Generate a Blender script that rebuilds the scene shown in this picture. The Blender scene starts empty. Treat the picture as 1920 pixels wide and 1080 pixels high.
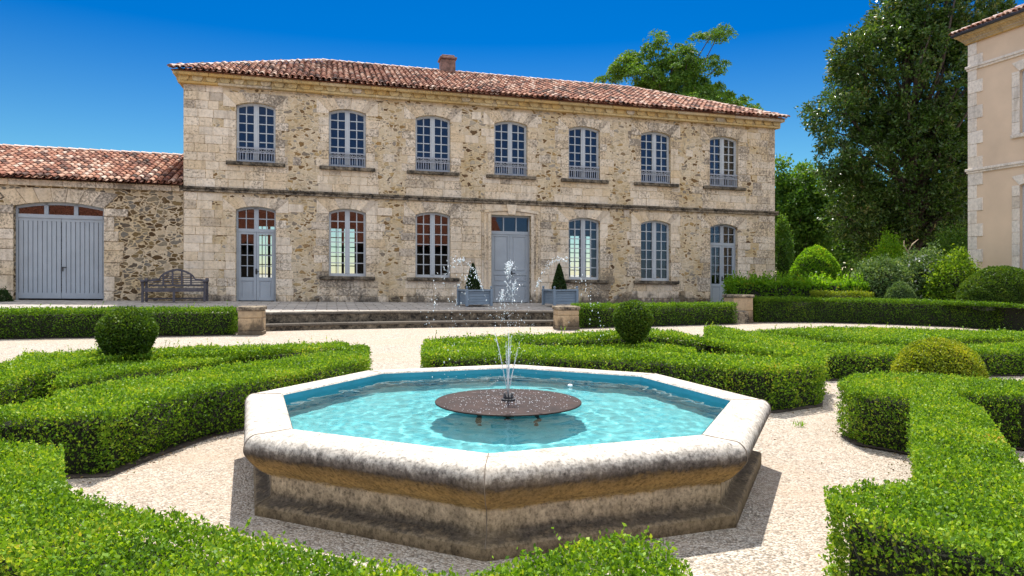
import bpy, math, random
import numpy as np
from math import sin, cos, pi, radians, sqrt
from mathutils import Vector
from mathutils import noise as mnoise

random.seed(7)
rng = np.random.default_rng(11)
scene = bpy.context.scene
COL = scene.collection
FPX = 1328.0          # focal length of the photograph in its own pixels (1920 wide)
HOR = 514.0           # row of the horizon
EYE = 1.6
SG = 0.0125           # the garden falls gently towards the right


def gz(x):
    return -SG * max(-40.0, min(40.0, x))


def at(px, py, Y):
    """point at distance Y seen at pixel px, py"""
    return Vector(((px - 960) / FPX * Y, Y, EYE - (py - HOR) / FPX * Y))


def on_ground(px, py, z0=0.0):
    """point on the plane z0 above the sloping garden"""
    dx = (px - 960) / FPX
    Y = (EYE - z0) / ((py - HOR) / FPX - SG * dx)
    return Vector((dx * Y, Y, gz(dx * Y)))


# ------------------------------------------------------------------ objects
def tag(o, label=None, cat=None, group=None, kind=None):
    if label: o["label"] = label
    if cat: o["category"] = cat
    if group: o["group"] = group
    if kind: o["kind"] = kind
    return o


def empty(name, loc, rz=0.0):
    o = bpy.data.objects.new(name, None)
    o.empty_display_size = 0.3
    o.location = loc
    o.rotation_euler = (0, 0, rz)
    COL.objects.link(o)
    return o


def copy_tree(o, parent=None):
    c = o.copy()
    COL.objects.link(c)
    c.parent = parent
    for ch in list(o.children):
        copy_tree(ch, c)
    return c


class MB:
    """collects shapes that become ONE mesh object"""

    def __init__(self, xf=None):
        self.v = []; self.f = []; self.m = []; self.xf = xf; self.cur = 0; self.smooth = []
        self.sm = False

    def add(self, vs, fs):
        n = len(self.v)
        self.v += [tuple(p) for p in vs]
        for f in fs:
            self.f.append([n + i for i in f]); self.m.append(self.cur); self.smooth.append(self.sm)

    def box(self, x0, x1, y0, y1, z0, z1, bev=0.0):
        if x1 < x0: x0, x1 = x1, x0
        if y1 < y0: y0, y1 = y1, y0
        if z1 < z0: z0, z1 = z1, z0
        b = min(bev, (x1 - x0) * .45, (y1 - y0) * .45, (z1 - z0) * .45)
        if b <= 0:
            vs = [(x, y, z) for z in (z0, z1) for y in (y0, y1) for x in (x0, x1)]
            self.add(vs, [(0, 2, 3, 1), (4, 5, 7, 6), (0, 1, 5, 4), (2, 6, 7, 3), (0, 4, 6, 2), (1, 3, 7, 5)])
            return
        X = (x0, x1); Yy = (y0, y1); Z = (z0, z1)
        vs = []; idx = {}
        for i in (0, 1):
            for j in (0, 1):
                for k in (0, 1):
                    sx = 1 if i == 0 else -1; sy = 1 if j == 0 else -1; sz = 1 if k == 0 else -1
                    for a in range(3):
                        p = [X[i] + sx * b, Yy[j] + sy * b, Z[k] + sz * b]
                        p[a] = (X[i], Yy[j], Z[k])[a]
                        idx[(i, j, k, a)] = len(vs); vs.append(p)
        fs = []
        for i in (0, 1):
            fs.append([idx[(i, j, k, 0)] for j, k in ((0, 0), (1, 0), (1, 1), (0, 1))])
            fs.append([idx[(j, i, k, 1)] for j, k in ((0, 0), (1, 0), (1, 1), (0, 1))])
            fs.append([idx[(j, k, i, 2)] for j, k in ((0, 0), (1, 0), (1, 1), (0, 1))])
        for p in (0, 1):
            for q in (0, 1):
                fs.append([idx[(0, p, q, 1)], idx[(1, p, q, 1)], idx[(1, p, q, 2)], idx[(0, p, q, 2)]])
                fs.append([idx[(p, 0, q, 0)], idx[(p, 1, q, 0)], idx[(p, 1, q, 2)], idx[(p, 0, q, 2)]])
                fs.append([idx[(p, q, 0, 0)], idx[(p, q, 1, 0)], idx[(p, q, 1, 1)], idx[(p, q, 0, 1)]])
        for i in (0, 1):
            for j in (0, 1):
                for k in (0, 1):
                    fs.append([idx[(i, j, k, 0)], idx[(i, j, k, 1)], idx[(i, j, k, 2)]])
        self.add(vs, fs)

    def quad(self, a, b, c, d):
        self.add([a, b, c, d], [(0, 1, 2, 3)])

    def prism(self, pts, d0, d1, plane='xz'):
        """polygon in a plane pushed from d0 to d1 along the third axis"""
        n = len(pts)
        if plane == 'xz':
            vs = [(p[0], d0, p[1]) for p in pts] + [(p[0], d1, p[1]) for p in pts]
        else:
            vs = [(p[0], p[1], d0) for p in pts] + [(p[0], p[1], d1) for p in pts]
        fs = [list(range(n)), list(range(2 * n - 1, n - 1, -1))]
        fs += [(i, (i + 1) % n, n + (i + 1) % n, n + i) for i in range(n)]
        self.add(vs, fs)

    def tube(self, pts, rad, seg=7, cap=True):
        pts = [Vector(p) for p in pts]
        rings = []
        ref = Vector((0.31, 0.17, 0.93))
        for i, p in enumerate(pts):
            a = pts[max(0, i - 1)]; c = pts[min(len(pts) - 1, i + 1)]
            t = (c - a).normalized()
            s = t.cross(ref)
            if s.length < 1e-3: s = t.cross(Vector((1, 0, 0)))
            s.normalize(); q = t.cross(s)
            r = rad[i] if isinstance(rad, (list, tuple)) else rad
            rings.append([p + (s * cos(2 * pi * k / seg) + q * sin(2 * pi * k / seg)) * r for k in range(seg)])
        vs = [p for r in rings for p in r]
        fs = []
        for i in range(len(pts) - 1):
            for k in range(seg):
                fs.append((i * seg + k, i * seg + (k + 1) % seg, (i + 1) * seg + (k + 1) % seg, (i + 1) * seg + k))
        if cap:
            fs.append(list(range(seg))[::-1]); fs.append([(len(pts) - 1) * seg + k for k in range(seg)])
        s0 = self.sm; self.sm = True
        self.add(vs, fs); self.sm = s0

    def lathe(self, prof, seg=24, rot=0.0, closed=False, c=(0, 0, 0)):
        vs = []
        for r, z in prof:
            for k in range(seg):
                a = rot + 2 * pi * k / seg
                vs.append((c[0] + r * cos(a), c[1] + r * sin(a), c[2] + z))
        fs = []
        n = len(prof)
        for i in range(n if closed else n - 1):
            j = (i + 1) % n
            for k in range(seg):
                fs.append((i * seg + k, i * seg + (k + 1) % seg, j * seg + (k + 1) % seg, j * seg + k))
        self.add(vs, fs)

    def build(self, name, mats, parent=None):
        me = bpy.data.meshes.new(name)
        vs = self.v if self.xf is None else [self.xf(*p) for p in self.v]
        me.from_pydata(vs, [], self.f)
        if not isinstance(mats, (list, tuple)): mats = [mats]
        for m in mats: me.materials.append(m)
        me.polygons.foreach_set('material_index', self.m)
        me.polygons.foreach_set('use_smooth', self.smooth)
        me.update()
        o = bpy.data.objects.new(name, me)
        COL.objects.link(o)
        if parent: o.parent = parent
        return o


# ------------------------------------------------------------------ materials
class NT:
    def __init__(self, name):
        self.mat = bpy.data.materials.new(name)
        self.mat.use_nodes = True
        self.t = self.mat.node_tree
        self.t.nodes.clear()
        self.out = self.t.nodes.new('ShaderNodeOutputMaterial')

    def n(self, typ, ins=None, **kw):
        nd = self.t.nodes.new(typ)
        for k, v in kw.items(): setattr(nd, k, v)
        for k, v in (ins or {}).items():
            s = nd.inputs[k]
            if isinstance(v, bpy.types.NodeSocket): self.t.links.new(v, s)
            else: s.default_value = v
        return nd

    def coord(self, scale=(1, 1, 1), which='Object'):
        c = self.n('ShaderNodeTexCoord')
        m = self.n('ShaderNodeMapping', {'Vector': c.outputs[which], 'Scale': scale})
        return m.outputs[0]

    def noise(self, vec, scale, detail=4, rough=0.55):
        return self.n('ShaderNodeTexNoise', {'Vector': vec, 'Scale': scale, 'Detail': detail, 'Roughness': rough})

    def ramp(self, fac, stops, interp='LINEAR'):
        r = self.n('ShaderNodeValToRGB', {'Fac': fac})
        cr = r.color_ramp; cr.interpolation = interp
        while len(cr.elements) < len(stops): cr.elements.new(0.5)
        for e, (p, c) in zip(cr.elements, stops):
            e.position = p
            e.color = (c, c, c, 1) if isinstance(c, (int, float)) else (*c, 1)
        return r.outputs[0]

    def mix(self, fac, a, b, mode='MIX'):
        m = self.n('ShaderNodeMix', data_type='RGBA', blend_type=mode)
        for i, v in ((0, fac), (6, a), (7, b)):
            if isinstance(v, bpy.types.NodeSocket): self.t.links.new(v, m.inputs[i])
            elif i == 0: m.inputs[0].default_value = v
            else: m.inputs[i].default_value = (*v, 1)
        return m.outputs[2]

    def math(self, op, a, b=0.0):
        m = self.n('ShaderNodeMath', operation=op)
        for i, v in ((0, a), (1, b)):
            if isinstance(v, bpy.types.NodeSocket): self.t.links.new(v, m.inputs[i])
            else: m.inputs[i].default_value = v
        return m.outputs[0]

    def bump(self, h, strength=0.5, dist=0.02, normal=None):
        d = {'Height': h, 'Strength': strength, 'Distance': dist}
        if normal: d['Normal'] = normal
        return self.n('ShaderNodeBump', d).outputs[0]

    def pbr(self, color, rough=0.8, normal=None, **kw):
        d = {'Base Color': color if isinstance(color, bpy.types.NodeSocket) else (*color, 1), 'Roughness': rough}
        if normal: d['Normal'] = normal
        d.update(kw)
        b = self.n('ShaderNodeBsdfPrincipled', d)
        self.t.links.new(b.outputs[0], self.out.inputs[0])
        return b

    def surf(self, sh):
        self.t.links.new(sh, self.out.inputs[0]); return self.mat


def m_plain(name, col, rough=0.6, vary=0.15, scale=6.0, bump=0.1, **kw):
    t = NT(name); c = t.coord()
    nz = t.noise(c, scale, 5)
    k = t.ramp(nz.outputs[0], [(0.3, 1 - vary), (0.7, 1 + vary)])
    col2 = t.mix(1.0, col, k, 'MULTIPLY')
    n2 = t.noise(c, scale * 9, 3)
    t.pbr(col2, rough, t.bump(n2.outputs[0], bump, 0.01), **kw)
    return t.mat


def m_leaf(name, stops, trans=0.4, rough=0.42, spec=0.22, patch=1.6, tint=(1, 1, 1)):
    """leaf colour varies from leaf to leaf and, slowly, over the plant"""
    t = NT(name)
    g = t.n('ShaderNodeNewGeometry')
    c = t.coord()
    nz = t.noise(c, patch, 3)
    f = t.math('ADD', t.math('MULTIPLY', g.outputs['Random Per Island'], 0.7), t.math('MULTIPLY', t.math('SUBTRACT', nz.outputs[0], 0.35), 0.9))
    col = t.ramp(f, stops)
    d = t.n('ShaderNodeBsdfPrincipled', {'Base Color': col, 'Roughness': rough + .12, 'Specular IOR Level': spec})
    tc = t.mix(1.0, col, (1.58 * tint[0], 1.45 * tint[1], 0.5 * tint[2]), 'MULTIPLY')
    tr = t.n('ShaderNodeBsdfTranslucent', {'Color': tc})
    mx = t.n('ShaderNodeMixShader', {'Fac': trans, 1: d.outputs[0], 2: tr.outputs[0]})
    return t.surf(mx.outputs[0])


def damp(t, col):
    """ragged black algae where rain splashes the foot of the walls"""
    z = t.n('ShaderNodeSeparateXYZ', {0: t.n('ShaderNodeTexCoord').outputs['Object']}).outputs[2]
    a = t.noise(t.coord((1, 1, .6)), 2.6, 7, .7)
    f = t.math('SUBTRACT', t.math('MULTIPLY', t.math('SUBTRACT', a.outputs[0], .27), 1.5), z)
    st = t.noise(t.coord((1.6, 1, .22)), 3.0, 6, .6)
    col = t.mix(t.ramp(st.outputs[0], [(0.52, 0.0), (0.72, 0.45)]), col, (.19, .14, .09))
    return t.mix(t.ramp(f, [(0.0, 0.0), (0.25, 0.8)]), col, (.05, .042, .035))


def m_rubble(name, dark=0.5, scale=3.6, cover=0.45, mortar=(0.50, 0.41, 0.27), tone=1.0):
    t = NT(name)
    c = t.coord((1, 1, 1.75))
    w = t.noise(c, 2.2, 3)
    vec = t.n('ShaderNodeVectorMath', {0: c, 1: w.outputs[1]}, operation='ADD')
    wv = t.n('ShaderNodeVectorMath', {0: w.outputs[1]}, operation='SCALE'); wv.inputs[3].default_value = 0.35
    w2 = t.noise(c, 9, 3)
    wv2 = t.n('ShaderNodeVectorMath', {0: w2.outputs[1]}, operation='SCALE'); wv2.inputs[3].default_value = 0.10
    vec = t.n('ShaderNodeVectorMath', {0: c, 1: wv.outputs[0]}, operation='ADD').outputs[0]
    vec = t.n('ShaderNodeVectorMath', {0: vec, 1: wv2.outputs[0]}, operation='ADD').outputs[0]
    v1 = t.n('ShaderNodeTexVoronoi', {'Vector': vec, 'Scale': scale, 'Randomness': 1.0}, feature='F1')
    ve = t.n('ShaderNodeTexVoronoi', {'Vector': vec, 'Scale': scale, 'Randomness': 1.0}, feature='DISTANCE_TO_EDGE')
    sep = t.n('ShaderNodeSeparateColor', {0: v1.outputs['Color']})
    stone = t.ramp(sep.outputs[0], [(0.0, (0.11, 0.065, 0.035)), (0.22, (0.26, 0.155, 0.06)), (0.4, (0.42, 0.29, 0.13)), (0.55, (0.47, 0.38, 0.25)),
                                    (0.75, (0.35, 0.31, 0.25)), (0.9, (0.2, 0.155, 0.11)), (1.0, (0.36, 0.21, 0.07))])
    if tone != 1.0: stone = t.mix(1.0, stone, (tone, tone, tone), 'MULTIPLY')
    big = t.noise(t.coord(), 0.8, 4)
    fine = t.noise(t.coord(), 14, 6, 0.65)
    stone = t.mix(0.5, stone, t.ramp(fine.outputs[0], [(0.3, 0.45), (0.7, 1.25)]), 'MULTIPLY')
    jw = t.math('ADD', 0.03, t.math('MULTIPLY', fine.outputs[0], 0.07 + 0.06 * (1 - dark)))
    mask = t.ramp(t.math('SUBTRACT', ve.outputs['Distance'], jw), [(0.0, 0.0), (0.05, 1.0)])
    # many stones are buttered over with mortar
    hid = t.math('GREATER_THAN', t.math('ADD', sep.outputs[1], t.math('MULTIPLY', t.math('SUBTRACT', big.outputs[0], 0.5), 1.1)), cover)
    mask = t.math('MULTIPLY', mask, t.math('ADD', t.math('MULTIPLY', hid, .75), .25))
    mcol = t.mix(t.ramp(fine.outputs[0], [(0.35, 0.0), (0.75, 0.55)]), mortar, (0.34, 0.25, 0.14))
    mcol = t.mix(t.ramp(big.outputs[0], [(0.45, 0.0), (0.68, 0.6)]), mcol, (0.46, 0.31, 0.12))
    col = t.mix(mask, mcol, stone)
    # black lichen spots
    sp = t.noise(t.coord(), 5.5, 8, 0.75)
    col = t.mix(t.ramp(sp.outputs[0], [(0.60, 0.0), (0.70, 0.7)]), col, (0.07, 0.055, 0.045))
    col = damp(t, col)
    h = t.math('ADD', t.math('MULTIPLY', mask, 0.7), t.math('MULTIPLY', fine.outputs[0], 0.5))
    t.pbr(col, 0.92, t.bump(h, 0.8, 0.05), **{'Specular IOR Level': 0.15})
    return t.mat


def m_ashlar(name, base=(0.72, 0.61, 0.475), alt=(0.64, 0.50, 0.335), spots=0.75, grime=0.35, gold=0.4):
    t = NT(name)
    g = t.n('ShaderNodeNewGeometry')
    c = t.coord()
    r = g.outputs['Random Per Island']
    col = t.ramp(r, [(0.0, tuple(x * 0.84 for x in base)), (0.35, base), (0.6, alt), (0.82, tuple(x * 1.06 for x in base)), (1.0, (0.48, 0.40, 0.31))])
    big = t.noise(c, 0.55, 5, 0.6)
    fine = t.noise(c, 9, 8, 0.7)
    col = t.mix(t.ramp(big.outputs[0], [(0.44, 0.0), (0.7, gold)]), col, (0.45, 0.30, 0.11))
    col = t.mix(0.6, col, t.ramp(fine.outputs[0], [(0.28, 0.5), (0.52, 1.0), (0.75, 1.18)]), 'MULTIPLY')
    # black pitting lichen, gathered in patches
    sp = t.noise(c, 13, 9, 0.78)
    pt = t.noise(c, 0.42, 3)
    off = t.math('ADD', sp.outputs[0], t.math('MULTIPLY', t.math('SUBTRACT', pt.outputs[0], 0.5), 0.62))
    off = t.math('ADD', off, t.math('MULTIPLY', t.math('SUBTRACT', r, 0.5), 0.08))
    col = t.mix(t.ramp(off, [(0.51, 0.0), (0.62, spots)]), col, (0.085, 0.07, 0.055))
    col = damp(t, col)
    t.pbr(col, 0.9, t.bump(t.math('ADD', fine.outputs[0], sp.outputs[0]), 0.45, 0.025), **{'Specular IOR Level': 0.15})
    return t.mat


def m_lichen(name, light=(0.38, 0.31, 0.22), dark=(0.035, 0.03, 0.027), lo=0.42, hi=0.6):
    t = NT(name); c = t.coord()
    a = t.noise(c, 4.5, 8, 0.72); b = t.noise(c, 22, 6, 0.7)
    f = t.math('ADD', t.math('MULTIPLY', a.outputs[0], 0.65), t.math('MULTIPLY', b.outputs[0], 0.35))
    col = t.ramp(f, [(lo, dark), (0.5 * (lo + hi), tuple(0.5 * (x + y) for x, y in zip(light, dark))), (hi, light)])
    t.pbr(col, 0.95, t.bump(b.outputs[0], 0.6, 0.02), **{'Specular IOR Level': 0.1})
    return t.mat


def m_tiles(name):
    t = NT(name)
    g = t.n('ShaderNodeNewGeometry'); c = t.coord()
    big = t.noise(c, 0.5, 3)
    f = t.math('ADD', t.math('MULTIPLY', g.outputs['Random Per Island'], 0.85), t.math('MULTIPLY', t.math('SUBTRACT', big.outputs[0], 0.5), 0.8))
    col = t.ramp(f, [(0.0, (0.05, 0.03, 0.024)), (0.16, (0.13, 0.055, 0.038)), (0.36, (0.26, 0.10, 0.06)), (0.56, (0.36, 0.17, 0.105)),
                     (0.74, (0.44, 0.27, 0.19)), (0.88, (0.52, 0.40, 0.32)), (1.0, (0.24, 0.14, 0.10))])
    fine = t.noise(c, 18, 7, 0.7)
    col = t.mix(t.ramp(fine.outputs[0], [(0.5, 0.0), (0.7, 0.65)]), col, (0.085, 0.06, 0.045))
    t.pbr(col, 0.85, t.bump(fine.outputs[0], 0.3, 0.01), **{'Specular IOR Level': 0.2})
    return t.mat


def m_gravel(name):
    t = NT(name); c = t.coord()
    v = t.n('ShaderNodeTexVoronoi', {'Vector': c, 'Scale': 62.0, 'Randomness': 1.0}, feature='F1')
    v2 = t.n('ShaderNodeTexVoronoi', {'Vector': c, 'Scale': 27.0, 'Randomness': 1.0}, feature='F1')
    sep = t.n('ShaderNodeSeparateColor', {0: v.outputs['Color']})
    sep2 = t.n('ShaderNodeSeparateColor', {0: v2.outputs['Color']})
    col = t.ramp(sep.outputs[0], [(0.0, (0.28, 0.23, 0.175)), (0.25, (0.44, 0.375, 0.30)), (0.6, (0.53, 0.465, 0.385)), (1.0, (0.64, 0.58, 0.50))])
    col2 = t.ramp(sep2.outputs[0], [(0.0, 0.72), (0.35, 1.0), (1.0, 1.1)])
    col = t.mix(1.0, col, col2, 'MULTIPLY')
    gap = t.ramp(v.outputs['Distance'], [(0.42, 1.0), (0.85, 0.42)])
    col = t.mix(1.0, col, gap, 'MULTIPLY')
    big = t.noise(c, 0.6, 7, 0.68)
    col = t.mix(t.ramp(big.outputs[0], [(0.42, 0.0), (0.66, 0.6)]), col, (0.45, 0.34, 0.25))
    h = t.math('ADD', t.math('MULTIPLY', v.outputs['Distance'], -1.0), t.math('MULTIPLY', v2.outputs['Distance'], -0.6))
    t.pbr(col, 0.9, t.bump(h, 0.9, 0.018), **{'Specular IOR Level': 0.2})
    return t.mat


def m_glass(name):
    t = NT(name); c = t.coord()
    nz = t.noise(c, 1.7, 2)
    bp = t.bump(nz.outputs[0], 0.05, 0.05)
    gl = t.n('ShaderNodeBsdfGlossy', {'Color': (1, 1, 1, 1), 'Roughness': 0.015, 'Normal': bp})
    tr = t.n('ShaderNodeBsdfTransparent', {'Color': (0.80, 0.86, 0.88, 1)})
    fr = t.n('ShaderNodeFresnel', {'IOR': 1.5})
    mx = t.n('ShaderNodeMixShader', {'Fac': t.math('MINIMUM', t.math('MULTIPLY', fr.outputs[0], 1.0), 1.0), 1: tr.outputs[0], 2: gl.outputs[0]})
    return t.surf(mx.outputs[0])


def m_water(name):
    t = NT(name)
    g = t.n('ShaderNodeBsdfGlass', {'Color': (0.80, 0.97, 0.98, 1), 'Roughness': 0.0, 'IOR': 1.33})
    return t.surf(g.outputs[0])


M = {}
M['rubble'] = m_rubble('rubble_wall', 0.4, 4.8, 0.46, (0.66, 0.54, 0.38), 1.0)
M['rubble_dark'] = m_rubble('dark_rubble_wall', 1.0, 4.2, 0.06, (0.58, 0.46, 0.31), 0.5)
M['ashlar'] = m_ashlar('ashlar')
M['ashlar_gold'] = m_ashlar('golden_cornice_stone', (0.50, 0.37, 0.18), (0.48, 0.30, 0.10), 0.45, 0.3, 0.8)
M['ashlar_pale'] = m_ashlar('pale_quoin_stone', (0.74, 0.66, 0.56), (0.70, 0.61, 0.50), 0.18, 0.2, 0.1)
M['lichen'] = m_lichen('lichen_stone')
M['lichen_edge'] = m_lichen('lichen_edge', (0.31, 0.25, 0.175), (0.03, 0.026, 0.022), 0.43, 0.66)
M['tiles'] = m_tiles('canal_tiles')
M['gravel'] = m_gravel('gravel')
M['glass'] = m_glass('window_glass')
M['paint'] = m_plain('blue_grey_paint', (0.40, 0.425, 0.44), 0.5, 0.06, 3, 0.05)
M['paint_door'] = m_plain('door_paint', (0.305, 0.335, 0.36), 0.5, 0.08, 2, 0.05)
M['iron'] = m_plain('black_iron', (0.02, 0.02, 0.022), 0.45)
M['rail'] = m_plain('railing_paint', (0.28, 0.295, 0.33), 0.5)
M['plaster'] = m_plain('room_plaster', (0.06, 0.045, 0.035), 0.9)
M['stucco'] = m_plain('tan_stucco', (0.62, 0.465, 0.32), 0.9, 0.10, 0.7, 0.2)
M['zinc'] = m_plain('dark_zinc_gutter', (0.018, 0.022, 0.036), 0.45)
M['soil'] = m_plain('soil', (0.06, 0.042, 0.03), 1.0, 0.4, 9, 0.6)
M['core'] = m_plain('shaded_twigs', (0.012, 0.014, 0.006), 1.0, 0.4, 20, 0.4)  # near-black filler inside the foliage; inner shade put into its colour
M['bark'] = m_plain('bark', (0.07, 0.052, 0.038), 0.95, 0.35, 8, 0.7)
M['twig_pale'] = m_plain('pale_twigs', (0.32, 0.24, 0.16), 0.9)
M['teak'] = m_plain('weathered_teak', (0.075, 0.068, 0.078), 0.85, 0.25, 6, 0.2)
M['pool'] = m_plain('turquoise_pool_paint', (0.20, 0.54, 0.56), 0.6, 0.12, 9, 0.05)
M['pool_wall'] = m_plain('shade_toned_pool_paint', (0.03, 0.245, 0.33), 0.6, 0.12, 3, 0.05)  # same paint as the floor, darkened: shade on the walls put into the colour
M['brick'] = m_plain('chimney_brick', (0.19, 0.11, 0.085), 0.95, 0.5, 7, 0.6)
M['white'] = m_plain('white_plastic', (0.75, 0.77, 0.76), 0.4)
box_stops = [(0.0, (0.03, 0.075, 0.007)), (0.25, (0.075, 0.17, 0.010)), (0.48, (0.13, 0.262, 0.015)), (0.72, (0.245, 0.385, 0.024)), (0.9, (0.38, 0.44, 0.055)), (1.0, (0.44, 0.28, 0.07))]
M['box'] = m_leaf('box_leaves', box_stops, 0.38, 0.38)
M['box_far'] = m_leaf('far_box_leaves', [(0.0, (0.035, 0.08, 0.008)), (0.4, (0.075, 0.17, 0.012)), (0.75, (0.14, 0.26, 0.016)), (1.0, (0.26, 0.33, 0.03))], 0.44, 0.42)
M['ball'] = m_leaf('ball_leaves', [(0.0, (0.025, 0.055, 0.008)), (0.45, (0.055, 0.12, 0.012)), (0.8, (0.11, 0.19, 0.016)), (1.0, (0.2, 0.25, 0.03))], 0.35, 0.35)
M['yellow'] = m_leaf('yellow_green_leaves', [(0.0, (0.07, 0.12, 0.010)), (0.4, (0.17, 0.24, 0.015)), (0.75, (0.30, 0.35, 0.025)), (1.0, (0.42, 0.38, 0.05))], 0.4, 0.4)
M['bright'] = m_leaf('bright_leaves', [(0.0, (0.08, 0.17, 0.010)), (0.5, (0.125, 0.285, 0.016)), (0.85, (0.22, 0.37, 0.025)), (1.0, (0.38, 0.25, 0.04))], 0.58, 0.4)
M['fresh'] = m_leaf('fresh_leaves', [(0.0, (0.05, 0.12, 0.010)), (0.5, (0.12, 0.23, 0.016)), (0.85, (0.22, 0.32, 0.03)), (1.0, (0.3, 0.33, 0.06))], 0.45, 0.4)
M['greygreen'] = m_leaf('grey_green_leaves', [(0.0, (0.04, 0.09, 0.025)), (0.5, (0.10, 0.18, 0.055)), (0.85, (0.20, 0.28, 0.11)), (1.0, (0.33, 0.36, 0.22))], 0.3, 0.4)
M['magnolia'] = m_leaf('magnolia_leaves', [(0.0, (0.018, 0.036, 0.007)), (0.35, (0.04, 0.085, 0.012)), (0.62, (0.062, 0.135, 0.02)), (0.82, (0.13, 0.185, 0.05)), (0.94, (0.30, 0.31, 0.13)), (1.0, (0.24, 0.13, 0.05))], 0.32, 0.22, 0.35, 0.5)
M['acacia'] = m_leaf('acacia_leaves', [(0.0, (0.035, 0.09, 0.012)), (0.5, (0.075, 0.17, 0.018)), (1.0, (0.15, 0.24, 0.025))], 0.4, 0.5, 0.3, 0.4)
M['wood_green'] = m_leaf('woodland_leaves', [(0.0, (0.03, 0.085, 0.012)), (0.5, (0.075, 0.18, 0.018)), (1.0, (0.16, 0.26, 0.03))], 0.4, 0.45, 0.4, 0.4)
M['flower'] = m_plain('white_flowers', (0.75, 0.75, 0.68), 0.6)


# ------------------------------------------------------------------ foliage
def mesh_arrays(name, V, Q, mats, polys=(), qmat=0, pmat=1, parent=None):
    """V (N,3); Q (M,4) quads; polys: list of index lists"""
    me = bpy.data.meshes.new(name)
    me.vertices.add(len(V)); me.vertices.foreach_set('co', np.asarray(V, np.float32).ravel())
    fl = [np.asarray(Q, np.int32).ravel()]
    starts = [np.arange(len(Q), dtype=np.int32) * 4]
    mi = [np.full(len(Q), qmat, np.int32)]
    off = len(Q) * 4
    for p in polys:
        fl.append(np.asarray(p, np.int32)); starts.append(np.array([off], np.int32)); mi.append(np.array([pmat], np.int32))
        off += len(p)
    fl = np.concatenate(fl); starts = np.concatenate(starts); mi = np.concatenate(mi)
    me.loops.add(len(fl)); me.loops.foreach_set('vertex_index', fl)
    me.polygons.add(len(starts)); me.polygons.foreach_set('loop_start', starts)
    for m in mats: me.materials.append(m)
    me.polygons.foreach_set('material_index', mi)
    me.update(calc_edges=True)
    o = bpy.data.objects.new(name, me)
    COL.objects.link(o)
    if parent: o.parent = parent
    return o


def unit(a):
    return a / np.maximum(np.linalg.norm(a, axis=1, keepdims=True), 1e-9)


def leaves(C, A, L, wr=0.55, flat=None):
    """rhombic, slightly folded leaves: centres C, axes A, lengths L"""
    n = len(C)
    A = unit(A)
    R = rng.normal(size=(n, 3))
    if flat is not None: R = np.cross(A, flat + 0.45 * R)
    B = unit(np.cross(A, R)); N = np.cross(A, B)
    L = np.asarray(L).reshape(-1, 1)
    V = np.empty((n, 4, 3))
    V[:, 0] = C - A * L * .5
    V[:, 1] = C + B * L * wr * .5 + N * L * 0.10 - A * L * 0.05
    V[:, 2] = C + A * L * .5
    V[:, 3] = C - B * L * wr * .5 + N * L * 0.10 - A * L * 0.05
    return V.reshape(-1, 3)


def in_poly(P, pts):
    x, y = P[:, 0], P[:, 1]
    ins = np.zeros(len(P), bool)
    n = len(pts)
    for i in range(n):
        x0, y0 = pts[i]; x1, y1 = pts[(i + 1) % n]
        c = ((y0 > y) != (y1 > y)) & (x < (x1 - x0) * (y - y0) / ((y1 - y0) if y1 != y0 else 1e-9) + x0)
        ins ^= c
    return ins


def lump(P, s):
    """cheap smooth noise, about -1..1"""
    hf = np.sin(P[:, 0] * 47 * s + 2 * np.sin(P[:, 1] * 31 * s)) * np.sin(P[:, 1] * 53 * s + 2 * np.sin(P[:, 2] * 37 * s)) + np.sin(P[:, 2] * 61 * s + 3 * np.sin(P[:, 0] * 23 * s + P[:, 1] * 19 * s)) * .7
    return 0.75 * hf + (np.sin(P[:, 0] * 5.1 * s + 1.3 * np.sin(P[:, 1] * 3.7 * s)) * 0.5 + np.sin(P[:, 1] * 6.3 * s + 2.1 * np.sin(P[:, 0] * 2.9 * s + P[:, 2] * 4 * s)) * 0.5
            + 0.5 * np.sin(P[:, 2] * 8 * s + P[:, 0] * 11 * s)) / 1.5


def poly_area(pts):
    return 0.5 * sum(pts[i][0] * pts[(i + 1) % len(pts)][1] - pts[(i + 1) % len(pts)][0] * pts[i][1] for i in range(len(pts)))


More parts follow.
